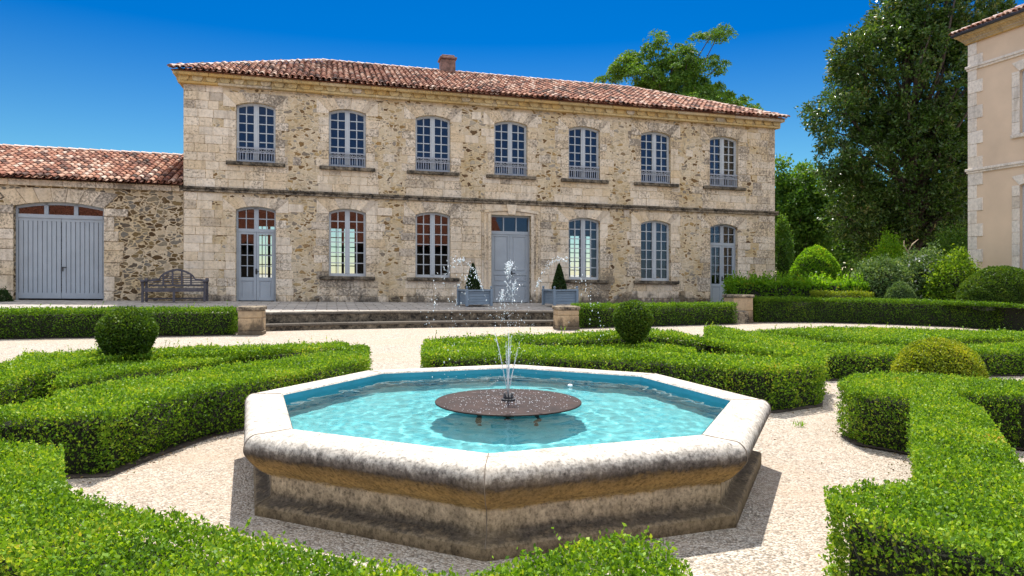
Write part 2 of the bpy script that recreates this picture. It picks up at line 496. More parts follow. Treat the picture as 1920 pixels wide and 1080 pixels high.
def hedge(name, pts, h, L, mat, label, cat='hedge', group=None, cover=1.95, sprigs=6, rough=0.02, base=None, wr=0.58):
    """clipped hedge: a near-black body standing for inner shade under a coat of single leaves"""
    pts = [(p[0], p[1]) for p in pts]
    if poly_area(pts) < 0: pts = pts[::-1]
    n = len(pts)
    bz = (lambda x: gz(x)) if base is None else (lambda x: base)
    bzv = (lambda x: -SG * np.clip(x, -40, 40)) if base is None else (lambda x: np.full(len(x), base))
    area = 0.28 * (wr / .55) * L * L
    dens = cover / area
    xs = [p[0] for p in pts]; ys = [p[1] for p in pts]
    A = abs(poly_area(pts))
    bb = (max(xs) - min(xs)) * (max(ys) - min(ys))
    N = int(dens * bb)
    P = np.stack([rng.uniform(min(xs), max(xs), N), rng.uniform(min(ys), max(ys), N), np.zeros(N)], 1)
    P = P[in_poly(P, pts)]
    nt = len(P)
    P[:, 2] = h + lump(P, 1.0) * rough * 0.7 + rng.normal(size=nt) * L * 0.5 - np.abs(rng.normal(size=nt)) * L * 1.0
    Nn = np.tile(np.array([[0, 0, 1.0]]), (nt, 1))
    # soften the shoulders
    Cs = [P]; Ns = [Nn]
    for i in range(n):
        a = np.array(pts[i]); b = np.array(pts[(i + 1) % n])
        e = b - a; ln = np.linalg.norm(e)
        if ln < 1e-4: continue
        nr = np.array([e[1], -e[0]]) / ln
        k = int(dens * ln * h * .58)
        t = rng.uniform(0, 1, k); zz = rng.uniform(0.015, 1, k) ** 0.9 * h
        S = np.zeros((k, 3)); S[:, :2] = a + np.outer(t, e); S[:, 2] = zz
        top = np.clip((zz - h + 0.07) / 0.07, 0, 1)
        foot = np.clip(1 - zz / 0.12, 0, 1)
        d = lump(S, 1.2) * (rough * .6 + .02) - .03 - np.abs(rng.normal(size=k)) * L * 1.3 + rng.normal(size=k) * L * 0.3 - top ** 2 * 0.035 - foot * 0.05
        S[:, 0] += nr[0] * d; S[:, 1] += nr[1] * d
        Cs.append(S)
        Nn = np.zeros((k, 3)); Nn[:, 0] = nr[0]; Nn[:, 1] = nr[1]; Nn[:, 2] = 0.35
        Ns.append(Nn)
    # upright young shoots above the clipped face
    ns = int(sprigs * A)
    if ns:
        Q = np.stack([rng.uniform(min(xs), max(xs), ns * 4), rng.uniform(min(ys), max(ys), ns * 4)], 1)
        Q = Q[in_poly(Q, pts)][:ns]
        for q in Q:
            hh = rng.uniform(1.5, 4.0) * L
            k = 7
            S = np.zeros((k, 3)); tt = np.linspace(0, 1, k)
            lean = rng.normal(size=2) * 0.35 * hh
            S[:, 0] = q[0] + tt * lean[0]; S[:, 1] = q[1] + tt * lean[1]; S[:, 2] = h + tt * hh
            Nn = rng.normal(size=(k, 3)) * 0.5; Nn[:, 2] = 0.9
            Cs.append(S); Ns.append(Nn)
    C = np.concatenate(Cs); Nn = np.concatenate(Ns)
    C[:, 2] += bzv(C[:, 0])
    Ax = Nn * 0.55 + rng.normal(size=C.shape) * 0.62 + np.array([0, 0, 0.15])
    LL = L * rng.uniform(0.6, 1.3, len(C))
    V = leaves(C, Ax, LL, wr)
    Q = np.arange(len(V)).reshape(-1, 4)
    # dark body, shrunk a little
    cx = sum(xs) / n; cy = sum(ys) / n
    ins = []
    off = min(0.14, 0.085 + L * 1.1)
    for i in range(n):
        p0 = np.array(pts[i - 1]); p1 = np.array(pts[i]); p2 = np.array(pts[(i + 1) % n])
        e1 = (p1 - p0) / max(np.linalg.norm(p1 - p0), 1e-6); e2 = (p2 - p1) / max(np.linalg.norm(p2 - p1), 1e-6)
        n1 = np.array([-e1[1], e1[0]]); n2 = np.array([-e2[1], e2[0]])
        m = n1 + n2; l = np.linalg.norm(m)
        m = m / l if l > 1e-3 else n1
        k = min(1.5, 1 / max(0.4, float(m @ n1)))
        ins.append(p1 + m * off * k)
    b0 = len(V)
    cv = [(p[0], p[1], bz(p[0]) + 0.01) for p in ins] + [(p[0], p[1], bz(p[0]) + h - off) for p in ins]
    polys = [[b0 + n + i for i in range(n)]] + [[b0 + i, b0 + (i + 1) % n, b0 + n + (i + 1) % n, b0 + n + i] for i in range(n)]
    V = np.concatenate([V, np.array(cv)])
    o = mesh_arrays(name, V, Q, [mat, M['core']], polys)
    SOIL.append(pts if base is None else None)
    return tag(o, label, cat, group)


SOIL = []


def sphere_quads(c, r, nu=18, nv=10):
    vs = []; fs = []
    for j in range(nv + 1):
        th = pi * j / nv
        for i in range(nu):
            ph = 2 * pi * i / nu
            vs.append((c[0] + r[0] * sin(th) * cos(ph), c[1] + r[1] * sin(th) * sin(ph), c[2] + r[2] * cos(th)))
    for j in range(nv):
        for i in range(nu):
            fs.append([j * nu + i, (j + 1) * nu + i, (j + 1) * nu + (i + 1) % nu, j * nu + (i + 1) % nu])
    return vs, fs


def shrub(name, c, r, L, mat, label, cat='shrub', group=None, cover=2.4, shape=None, rough=0.05, loose=0.0, wr=0.55, flowers=0, parent=None, zmin=None, core=0.9):
    """a rounded bush; shape(t) scales its radius with height (t 0 foot .. 1 top)"""
    c = np.array(c, float); r = np.array(r, float)
    area = 4 * pi * ((((r[0] * r[1]) ** 1.6 + (r[0] * r[2]) ** 1.6 + (r[1] * r[2]) ** 1.6) / 3) ** (1 / 1.6))
    N = int(cover * area / (0.28 * (wr / .55) * L * L))
    D = unit(rng.normal(size=(N, 3)))
    sc = np.ones(N)
    if shape is not None:
        t = (D[:, 2] + 1) / 2
        sc = shape(t)
    dep = np.abs(rng.normal(size=N)) * L * 0.9
    P = D * r
    if shape is not None: P[:, :2] *= sc[:, None]
    bl = 1 + lump(P + c, 1.4 / max(0.6, r.max() * 0.8)) * rough - dep / r.max() + rng.normal(size=N) * loose
    P = P * bl[:, None] + c
    Ax = D * 0.6 + rng.normal(size=(N, 3)) * 0.6 + np.array([0, 0, 0.15])
    keep = np.ones(N, bool)
    if zmin is not None: keep = P[:, 2] > zmin
    P = P[keep]; Ax = Ax[keep]
    V = leaves(P, Ax, L * rng.uniform(0.6, 1.35, len(P)), wr)
    Q = np.arange(len(V)).reshape(-1, 4)
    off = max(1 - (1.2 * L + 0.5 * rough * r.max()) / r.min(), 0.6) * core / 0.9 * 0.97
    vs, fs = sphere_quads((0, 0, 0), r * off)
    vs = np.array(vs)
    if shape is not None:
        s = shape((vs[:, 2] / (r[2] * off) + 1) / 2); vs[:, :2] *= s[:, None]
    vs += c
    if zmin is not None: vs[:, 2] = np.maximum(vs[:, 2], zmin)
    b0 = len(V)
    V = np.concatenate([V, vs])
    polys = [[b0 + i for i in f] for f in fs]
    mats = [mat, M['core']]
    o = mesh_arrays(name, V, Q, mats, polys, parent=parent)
    if parent is None: tag(o, label, cat, group)
    if flowers:
        k = flowers
        D = unit(rng.normal(size=(k, 3)) + np.array([0, -0.7, 0.8]))
        Pf = D * r * 1.0 + c
        Vf = leaves(np.repeat(Pf, 3, 0) + rng.normal(size=(k * 3, 3)) * L * 0.4, rng.normal(size=(k * 3, 3)), np.full(k * 3, L * 1.0), 0.8)
        mesh_arrays('blossom', Vf, np.arange(len(Vf)).reshape(-1, 4), [M['flower']], parent=o)
    return o


def tree(name, label, foot, lobes, nclump, per, rc, L, mat, trunk_r=0.25, wr=0.5, squash=0.7, limbs=26, cat='tree', group=None, droop=0.0, shell=0.55, flatleaf=False, core=0.0):
    """trunk with limbs and a crown of leaf clumps spread through the given ellipsoids"""
    root = empty(name, foot)
    tag(root, label, cat, group)
    f = Vector(foot)
    vol = np.array([l[3] * l[4] * l[5] for l in lobes]) ** 0.8
    pick = rng.choice(len(lobes), nclump, p=vol / vol.sum())
    D = unit(rng.normal(size=(nclump, 3)))
    rad = rng.uniform(shell ** 3, 1, nclump) ** (1 / 3)
    LB = np.array(lobes)
    CC = LB[pick, :3] + D * rad[:, None] * LB[pick, 3:6]
    out = D
    n = nclump * per
    idx = np.repeat(np.arange(nclump), per)
    rcs = rc * rng.uniform(0.55, 1.35, nclump)
    G = rng.normal(size=(n, 3)); G = unit(G) * (rng.uniform(0, 1, (n, 1)) ** 0.5)
    G[:, 2] *= squash
    P = CC[idx] + G * rcs[idx][:, None]
    if droop:
        rr = np.linalg.norm(G[:, :2], axis=1)
        P[:, 2] -= droop * rr ** 2 * rcs[idx]
    Ax = out[idx] * 0.5 + G * 0.6 + rng.normal(size=(n, 3)) * 0.5
    if droop: Ax[:, 2] -= 0.5
    V = leaves(P, Ax, L * rng.uniform(0.6, 1.3, n), wr, flat=np.array([0, 0, 1.0]) if flatleaf else None)
    V -= np.array(f)
    mesh_arrays('crown', V, np.arange(len(V)).reshape(-1, 4), [mat], parent=root)
    # trunk and limbs
    b = MB()
    cen = Vector(LB[:, :3].mean(0))
    top = Vector((cen.x, cen.y, cen.z + 0.35 * (LB[:, 2].max() - cen.z)))
    pts = [f + (top - f) * k / 5 + Vector((random.uniform(-.15, .15), random.uniform(-.15, .15), 0)) * (k > 0) for k in range(6)]
    b.tube([p - f for p in pts], [trunk_r * (1.15 - 0.19 * k) for k in range(6)], 9)
    for i in rng.choice(nclump, min(limbs, nclump), replace=False):
        e = Vector(CC[i])
        k = min(0.9, max(0.22, (e.z - f.z) / max(0.1, top.z - f.z) * random.uniform(0.45, 0.8)))
        s = f + (top - f) * k
        m = s.lerp(e, 0.5) + Vector((0, 0, 0.06 * (e - s).length)) + Vector((random.uniform(-1, 1), random.uniform(-1, 1), random.uniform(-.5, .5))) * 0.08 * (e - s).length
        r0 = trunk_r * (0.5 - 0.3 * k)
        b.tube([s - f, m - f, e - f], [r0, r0 * 0.6, r0 * 0.22], 5)
    b.build('trunk', M['bark'], root)
    return root


# ------------------------------------------------------------------ ground
g = MB()
xs = [-700, -40, 40, 700]; ys = [-300, 1500]
# the sheet is cut out under the fountain basin
fx, fy = -.07, 6.14
ring_pts = [(fx + 2.0 * cos(-pi / 2 - .0364 + k * pi / 4), fy + 2.0 * sin(-pi / 2 - .0364 + k * pi / 4)) for k in range(8)]
X = [-700, -40, fx - 3, fx + 3, 40, 700]; YY = [-300, fy - 3, fy + 3, 1500]
idx = {}
for j, y in enumerate(YY):
    for i, x in enumerate(X): idx[i, j] = len(g.v); g.v.append((x, y, gz(x)))
for j in range(3):
    for i in range(5):
        if (i, j) == (2, 1): continue
        g.f.append([idx[i, j], idx[i + 1, j], idx[i + 1, j + 1], idx[i, j + 1]]); g.m.append(0); g.smooth.append(False)
r0 = len(g.v)
for x, y in ring_pts: g.v.append((x, y, gz(x)))
sq = [(fx, fy - 3), (fx + 3, fy - 3), (fx + 3, fy), (fx + 3, fy + 3), (fx, fy + 3), (fx - 3, fy + 3), (fx - 3, fy), (fx - 3, fy - 3)]
s0 = len(g.v)
for x, y in sq: g.v.append((x, y, gz(x)))
for k in range(8):
    g.f.append([r0 + k, r0 + (k + 1) % 8, s0 + (k + 1) % 8, s0 + k]); g.m.append(0); g.smooth.append(False)
tag(g.build('gravel_ground', M['gravel']), kind='structure')

# ------------------------------------------------------------------ the stone house
HA = radians(14.5)
SB = 0.0158
V0 = 0.5
house_mat = (0.0, 27.0, V0)


def HF(u, w, v):
    return (u, w, v - SB * u - V0)


def house_to_world(u, w, v):
    return Vector((u * cos(HA) - w * sin(HA), 27 + u * sin(HA) + w * cos(HA), v - SB * u))


UL, UR = -11.55, 11.45
BAYS = [-9.22, -6.11, -3.02, -0.04, 2.93, 5.98, 9.05]
OW = 1.30
UP_B, UP_T, RISE = 5.35, 7.44, 0.13
GR_B, GR_T = 1.43, 3.86
DO_B, DO_T = 0.5, 3.82
WALL_T = 8.02
DEPTH = 9.0


def wall_sheet(b, u0, u1, v0, v1, holes, w):
    """a wall face with rectangular holes (ua, ub, va, vb)"""
    us = sorted({u0, u1, *[h[0] for h in holes], *[h[1] for h in holes]})
    for a, c in zip(us[:-1], us[1:]):
        mid = (a + c) / 2
        hs = sorted([(h[2], h[3]) for h in holes if h[0] < mid < h[1]])
        z = v0
        for h0, h1 in hs:
            if h0 > z: b.quad((a, w, z), (c, w, z), (c, w, h0), (a, w, h0))
            z = h1
        if z < v1: b.quad((a, w, z), (c, w, z), (c, w, v1), (a, w, v1))


def arch_z(x, W, top, rise):
    return top - rise * (2 * x / W) ** 2


def opening_trim(b, uc, W, vb, vt, rise, depth, w=0.0):
    """spandrels above the arch and the reveals behind the opening"""
    n = 10
    xs = [-W / 2 + W * i / n for i in range(n + 1)]
    for x0, x1 in zip(xs[:-1], xs[1:]):
        z0 = arch_z(x0, W, vt, rise); z1 = arch_z(x1, W, vt, rise)
        if rise > 0: b.quad((uc + x0, w, z0), (uc + x1, w, z1), (uc + x1, w, vt), (uc + x0, w, vt))
        b.quad((uc + x0, w, z0), (uc + x1, w, z1), (uc + x1, w + depth, z1), (uc + x0, w + depth, z0))
    for s in (-1, 1):
        x = uc + s * W / 2
        b.quad((x, w, vb), (x, w + depth, vb), (x, w + depth, vt), (x, w, vt))
    b.quad((uc - W / 2, w, vb), (uc + W / 2, w, vb), (uc + W / 2, w + depth, vb), (uc - W / 2, w + depth, vb))


house = empty('stone_house', house_mat, HA)
tag(house, 'long two storey rubble stone house with red tiled hip roof behind the terrace', 'house')
REV = 0.22
openings = []        # uc, W, vb, vt, rise, kind
for i, u in enumerate(BAYS):
    openings.append((u, OW, UP_B, UP_T, RISE, 'upper'))
    if i == 3: openings.append((u, 1.56, DO_B, 3.84, 0.0, 'door'))
    elif i in (0, 6): openings.append((u, 1.32 if i == 0 else 1.26, DO_B, DO_T, RISE, 'french'))
    else: openings.append((u, OW, GR_B, GR_T, RISE, 'ground'))
holes = [(o[0] - o[1] / 2, o[0] + o[1] / 2, o[2], o[3]) for o in openings]
b = MB(HF)
wall_sheet(b, UL, UR, 0.2, WALL_T + 0.3, holes, 0.0)
for o in openings: opening_trim(b, *o[:5], REV)
back_holes = []
for i, u in enumerate(BAYS):
    if i in (0, 1, 5): back_holes.append((u - .62 - .25 * (i == 0), u + .62 - .25 * (i == 0), 1.0, 3.7))
    if i in (0, 1): back_holes.append((u - .62 - .2 * (i == 0), u + .62 - .2 * (i == 0), 5.2, 6.6))
wall_sheet(b, UL, UR, 0.2, WALL_T + 0.3, back_holes, DEPTH)
for u in (UL, UR): b.quad((u, 0, 0.2), (u, DEPTH, 0.2), (u, DEPTH, WALL_T + .3), (u, 0, WALL_T + .3))
b.build('wall', M['rubble'], house)

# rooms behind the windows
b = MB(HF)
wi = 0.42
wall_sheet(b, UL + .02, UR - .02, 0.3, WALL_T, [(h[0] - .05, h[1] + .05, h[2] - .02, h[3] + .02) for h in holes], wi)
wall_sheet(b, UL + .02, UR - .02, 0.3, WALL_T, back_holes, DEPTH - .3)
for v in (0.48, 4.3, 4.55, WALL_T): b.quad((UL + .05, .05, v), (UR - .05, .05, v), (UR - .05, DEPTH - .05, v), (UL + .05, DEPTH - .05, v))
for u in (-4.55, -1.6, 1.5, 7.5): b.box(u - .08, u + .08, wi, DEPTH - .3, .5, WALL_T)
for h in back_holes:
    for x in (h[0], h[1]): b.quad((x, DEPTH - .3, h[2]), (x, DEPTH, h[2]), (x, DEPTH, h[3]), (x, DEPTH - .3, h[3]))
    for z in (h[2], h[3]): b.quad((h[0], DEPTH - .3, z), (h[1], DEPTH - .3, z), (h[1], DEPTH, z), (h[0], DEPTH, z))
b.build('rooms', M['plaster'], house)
for h in back_holes:
    b = MB(HF); w = DEPTH - .15
    um = (h[0] + h[1]) / 2
    for x, k in ((h[0] + .03, .04), (h[1] - .03, .04), (um, .06), ((h[0] + um) / 2, .018), ((h[1] + um) / 2, .018)): b.box(x - k, x + k, w, w + .05, h[2], h[3])
    nz = int((h[3] - h[2]) / .4)
    for k in range(nz + 1):
        z = h[2] + (h[3] - h[2]) * k / nz
        kk = .07 if abs(z - 3.0) < .2 else .02
        b.box(h[0], h[1], w + .005, w + .045, z - kk, z + kk)
    b.build('back_window', M['paint'], house)


# dressed stone: quoins, jambs, aprons, voussoirs
def blocks(rows, jig=0.010, proud=(0.006, 0.02), gap=0.007, seed=3, rng_w=(0.34, 0.72)):
    """rows: list of (v0, v1, [(u0,u1)...]); returns bevelled blocks"""
    rr = random.Random(seed)
    b = MB(HF)
    for v0, v1, segs in rows:
        for s0, s1 in segs:
            u = s0
            while u < s1 - 0.02:
                wd = rr.uniform(*rng_w)
                if s1 - u - wd < 0.22: wd = s1 - u
                p = rr.uniform(*proud)
                b.box(u + gap, u + wd - gap, -p, 0.04, v0 + gap, v1 - gap, 0.008)
                u += wd
    return b


def subtract(segs, lo, hi):
    out = []
    for a, c in segs:
        if c <= lo or a >= hi: out.append((a, c)); continue
        if a < lo: out.append((a, lo))
        if c > hi: out.append((hi, c))
    return out


def union(segs):
    segs = sorted(segs); out = []
    for a, c in segs:
        if out and a <= out[-1][1] + 0.12: out[-1] = (out[-1][0], max(out[-1][1], c))
        else: out.append((a, c))
    return out


rr = random.Random(5)
rows = []
for v_lo, v_hi, upper in ((0.42, 4.24, False), (4.42, 7.98, True)):
    n = round((v_hi - v_lo) / 0.305)
    for k in range(n):
        v0 = v_lo + (v_hi - v_lo) * k / n; v1 = v_lo + (v_hi - v_lo) * (k + 1) / n; vm = (v0 + v1) / 2
        segs = [(UL, UL + rr.uniform(0.9, 1.75)), (UR - rr.uniform(0.75, 1.45), UR)]
        if not upper:
            segs.append((-2.0 + rr.uniform(-.3, .3), 1.75 + rr.uniform(-.25, .25)))
        for o in openings:
            if (o[5] == 'upper') != upper: continue
            uc, W, vb, vt = o[:4]
            if vm > vt + 0.02: continue
            if vm < vb:
                if o[5] in ('upper', 'ground'):
                    segs.append((uc - 0.98 - rr.uniform(0, .14), uc + 0.98 + rr.uniform(0, .14)))
                continue
            segs.append((uc - W / 2 - rr.uniform(.2, .62), uc + W / 2 + rr.uniform(.2, .62)))
        for _ in range(5):
            x = rr.uniform(UL, UR)
            segs.append((x, x + rr.uniform(.25, .5)))
        segs = [(max(UL, a), min(UR, c)) for a, c in segs]
        segs = union(segs)
        for o in openings:
            if o[2] - 0.02 < v1 and o[3] + 0.40 > v0 and (o[5] == 'upper') == upper:
                if v1 > o[3] - 0.20 and o[5] != 'door': segs = subtract(segs, o[0] - o[1] / 2 - .42, o[0] + o[1] / 2 + .42)
                elif v0 < o[3] and o[2] < v1 - .02: segs = subtract(segs, o[0] - o[1] / 2, o[0] + o[1] / 2)
        # no block may cover the door moulding
        if not upper: segs = subtract(segs, BAYS[3] - 1.16, BAYS[3] + 1.16) if vm < 4.2 else segs
        rows.append((v0, v1, [s for s in segs if s[1] - s[0] > 0.12]))
blocks(rows).build('dressed_stone', M['ashlar'], house)
# arch stones
for o in openings:
    uc, W, vb, vt, rise, kind = o
    if kind == 'door': continue
    b = MB(HF)
    n = 7; Wt = W + .84; bot0 = vt - 0.20
    top = vt + random.uniform(.30, .36)
    for k in range(n):
        t0 = -1 + 2 * k / n; t1 = -1 + 2 * (k + 1) / n
        a0, a1 = t0 * (W / 2), t1 * (W / 2)
        c0, c1 = t0 * Wt / 2, t1 * Wt / 2
        gp = .006; p = random.uniform(.008, .02)
        pts = [(uc + a0 + gp, arch_z(a0, W, vt, rise)), (uc + a1 - gp, arch_z(a1, W, vt, rise)), (uc + c1 - gp, top - .04 * t1 * t1), (uc + c0 + gp, top - .04 * t0 * t0)]
        b.prism(pts, -p, 0.03)
    for s in (-1, 1):
        e = uc + s * W / 2; f_ = uc + s * Wt / 2
        pts = [(e, vt - .20 + 0.0), (e, arch_z(W / 2, W, vt, rise)), (f_, top - .05), (f_, vt - .20)]
        if s < 0: pts = pts[::-1]
        b.prism(pts, -random.uniform(.008, .02), 0.03)
    b.build('arch_stones', M['ashlar'], house)

# plain ashlar behind the door case, door moulding and keystone
b = MB(HF)
du = BAYS[3]
for s in (-1, 1):
    v = DO_B
    while v < 3.9:
        h_ = min(random.uniform(.38, .55), 3.98 - v)
        x0, x1 = sorted((du + s * 0.795, du + s * 1.15))
        b.box(x0, x1, -.03, .05, v + .004, v + h_ - .004, .006); v += h_
    x0, x1 = sorted((du + s * 0.78, du + s * 0.90)); b.box(x0, x1, -.075, -.031, DO_B, 3.86, .015)
    x0, x1 = sorted((du + s * 0.97, du + s * 1.06)); b.box(x0, x1, -.065, -.031, DO_B, 3.95, .015)
n = 12
for (r0, r1, pr) in ((3.842, 3.99, .05), (4.0, 4.10, .11), (4.10, 4.22, .035)):
    hw = 1.06 if r1 < 4.12 else 1.15
    for k in range(n):
        x0 = -hw + 2 * hw * k / n; x1 = -hw + 2 * hw * (k + 1) / n
        d = lambda x: -.10 * (x / hw) ** 2
        z = lambda x, r: max(r + d(x), 3.842)
        if r1 > 4.12: pts = [(du + x0, r0 + d(x0)), (du + x1, r0 + d(x1)), (du + x1, 4.235), (du + x0, 4.235)]
        else: pts = [(du + x0, z(x0, r0)), (du + x1, z(x1, r0)), (du + x1, r1 + d(x1)), (du + x0, r1 + d(x0))]
        b.prism(pts, -pr, .02)
b.prism([(du - .13, 3.86), (du + .13, 3.86), (du + .20, 4.235), (du - .20, 4.235)], -.15, .0)
b.build('door_case', M['ashlar'], house)

# string course
b = MB(HF)
u = UL - .12
while u < UR + .1:
    wd = min(random.uniform(.8, 1.5), UR + .12 - u)
    k = random.uniform(-.006, .006)
    b.cur = 0; b.box(u, u + wd - .004, -.09 + k, .05, 4.25, 4.335, .012)
    b.cur = 1; b.box(u, u + wd - .004, -.135 + k, .05, 4.336, 4.415, .015)
    u += wd
b.build('string_course', [M['lichen'], M['lichen_edge']], house)

# cornice: plain fascia over a row of modillions
b = MB(HF)
OVH = 0.34
u = UL - .16
while u < UR + .16:
    wd = min(random.uniform(.7, 1.3), UR + .16 - u)
    b.box(u, u + wd - .005, -.17, .06, 7.90, 7.985, .012)
    u += wd
u = UL - .2
while u < UR + .2:
    wd = min(random.uniform(.8, 1.4), UR + .2 - u)
    b.box(u, u + wd - .005, -.12, .06, 7.986, 8.15, .01)
    b.box(u, u + wd - .005, -.29, .06, 8.151, 8.27, .02)
    u += wd
k = int((UR - UL) / .44)
for i in range(k + 1):
    u = UL + .02 + (UR - UL - .04) * i / k
    b.prism([(u - .17, 8.148), (u + .17, 8.148), (u + .16, 8.06), (u + .11, 7.99), (u - .11, 7.99), (u - .16, 8.06)], -.18, -.121)
for uu, s in ((UL, -1), (UR, 1)):
    x0, x1 = sorted((uu + s * .021, uu + s * .29)); b.box(x0, x1, -.289, DEPTH + .4, 8.152, 8.268, .02)
    x0, x1 = sorted((uu + s * .02, uu + s * .16)); b.box(x0, x1, -.169, DEPTH, 7.905, 8.15, .02)
b.build('cornice', M['ashlar_gold'], house)


# roofs of canal tiles
def tile_field(b, u0, u1, w0, v0, run, rise, hip0, hip1, pitch_u=.205, pitch_s=.335, seed=1):
    """cover and pan tiles climbing from the eave (w0, v0) over a plan run"""
    rr = random.Random(seed)
    sl = sqrt(run * run + rise * rise); cw, cv = run / sl, rise / sl
    nrow = int(sl / pitch_s) + 1
    ncol = int((u1 - u0) / pitch_u)
    for c in range(ncol + 1):
        u = u0 + (u1 - u0) * c / ncol
        lim = run
        if hip0: lim = min(lim, (u - u0) + .12)
        if hip1: lim = min(lim, (u1 - u) + .12)
        for r in range(nrow):
            s0 = r * pitch_s - (0.06 if r == 0 else 0)
            if s0 * cw > lim or s0 > sl - .1: break
            s1 = min(s0 + .43, sl)
            for cover in (1, 0):
                uu = u + (0 if cover else pitch_u / 2) + rr.uniform(-.012, .012)
                if not cover and c == ncol: continue
                ra, rb = (.088, .073) if cover else (.08, .092)
                lift0 = .075 if cover else .062
                lift1 = .05 if cover else .05
                j = rr.uniform(-.012, .012); sk = rr.uniform(-.012, .012)
                seg = 6
                vs = []
                for (s, rad, lf, dx) in ((s0 + j, ra, lift0, sk), (s1 + j, rb, lift1, -sk)):
                    for k in range(seg + 1):
                        a = pi * k / seg
                        hgt = rad * sin(a) * (.85 if cover else -.55) + lf
                        vs.append((uu + dx + rad * cos(a), w0 + s * cw - hgt * cv, v0 + s * cv + hgt * cw))
                # lip of the tile
                for k in range(seg + 1):
                    a = pi * k / seg; rad = ra - .022
                    hgt = rad * sin(a) * (.8 if cover else -.5) + lift0 - (0 if cover else .0)
                    s = s0 + j
                    vs.append((uu + sk + rad * cos(a), w0 + s * cw - hgt * cv, v0 + s * cv + hgt * cw))
                n1 = seg + 1
                fs = [(k, k + 1, n1 + k + 1, n1 + k) for k in range(seg)] + [(k, 2 * n1 + k, 2 * n1 + k + 1, k + 1) for k in range(seg)]
                b.add(vs, fs)


def ridge_tiles(b, p0, p1, r=.13, step=.36, seed=2):
    rr = random.Random(seed)
    p0 = Vector(p0); p1 = Vector(p1); d = p1 - p0; n = int(d.length / step); d.normalize()
    s = d.cross(Vector((0, 0, 1))).normalized(); q = s.cross(d)
    for i in range(n + 1):
        a = p0 + d * (i * step + rr.uniform(-.015, .015)); e = a + d * .44
        vs = []
        for (p, rad, up) in ((a, r, .02), (e, r * .86, 0), (a, r - .025, .02)):
            for k in range(7):
                t = pi * k / 6
                vs.append(p + s * rad * cos(t) + q * (rad * sin(t) * .8 + up))
        b.add(vs, [(k, k + 1, 8 + k, 7 + k) for k in range(6)] + [(k, 14 + k, 15 + k, k + 1) for k in range(6)])


E0, E1, EW, EV = UL - OVH, UR + OVH, -OVH, 8.30
RUN = DEPTH / 2 + OVH; RI = 2.05
b = MB(HF)
rl = (E0 + RUN, DEPTH / 2, EV + RI); rrp = (E1 - RUN, DEPTH / 2, EV + RI)
c = [(E0, EW, EV - .02), (E1, EW, EV - .02), (E1, DEPTH + OVH, EV - .02), (E0, DEPTH + OVH, EV - .02)]
b.add(c + [rl, rrp], [(0, 1, 5, 4), (1, 2, 5), (2, 3, 4, 5), (3, 0, 4), (3, 2, 1, 0)])
tile_field(b, E0, E1, EW, EV, RUN, RI, True, True, seed=4)
roof = b.build('roof', M['tiles'], house)


def m_ridge():
    t = NT('ridge_tiles'); g_ = t.n('ShaderNodeNewGeometry'); c_ = t.coord()
    col = t.ramp(g_.outputs['Random Per Island'], [(0, (0.48, 0.31, 0.23)), (.5, (0.6, 0.46, 0.38)), (1, (0.66, 0.56, 0.5))])
    f_ = t.noise(c_, 12, 6)
    t.pbr(t.mix(t.ramp(f_.outputs[0], [(.5, 0), (.75, .6)]), col, (.16, .09, .07)), .85)
    return t.mat


M['ridge'] = m_ridge()
b = MB(HF)
dz = .03
ridge_tiles(b, (E0, EW, EV + dz), (rl[0], rl[1], rl[2] + dz)); ridge_tiles(b, (E1, EW, EV + dz), (rrp[0], rrp[1], rrp[2] + dz))
ridge_tiles(b, (rl[0], rl[1], rl[2] + dz), (rrp[0], rrp[1], rrp[2] + dz))
b.build('ridge_tile_row', M['ridge'], roof)
b = MB(HF)
cu = -1.75
b.box(cu - .31, cu + .31, 4.2, 4.85, 9.9, 10.88, .02); b.box(cu - .37, cu + .37, 4.14, 4.91, 10.881, 10.98, .02); b.box(cu - .28, cu + .28, 4.25, 4.8, 10.981, 11.08, .02)
b.build('chimney', M['brick'], roof)


# windows and doors
def strip_arch(b, uc, W, t_in, top, rise, w0, w1, n=10, below=0.0):
    """frame head that follows the arch; it hides inside the wall above"""
    for k in range(n):
        x0 = -W / 2 + W * k / n; x1 = -W / 2 + W * (k + 1) / n
        z0 = arch_z(x0, W, top, rise); z1 = arch_z(x1, W, top, rise)
        b.prism([(uc + x0, z0 - t_in), (uc + x1, z1 - t_in), (uc + x1, z1 + .02), (uc + x0, z0 + .02)], w0, w1)


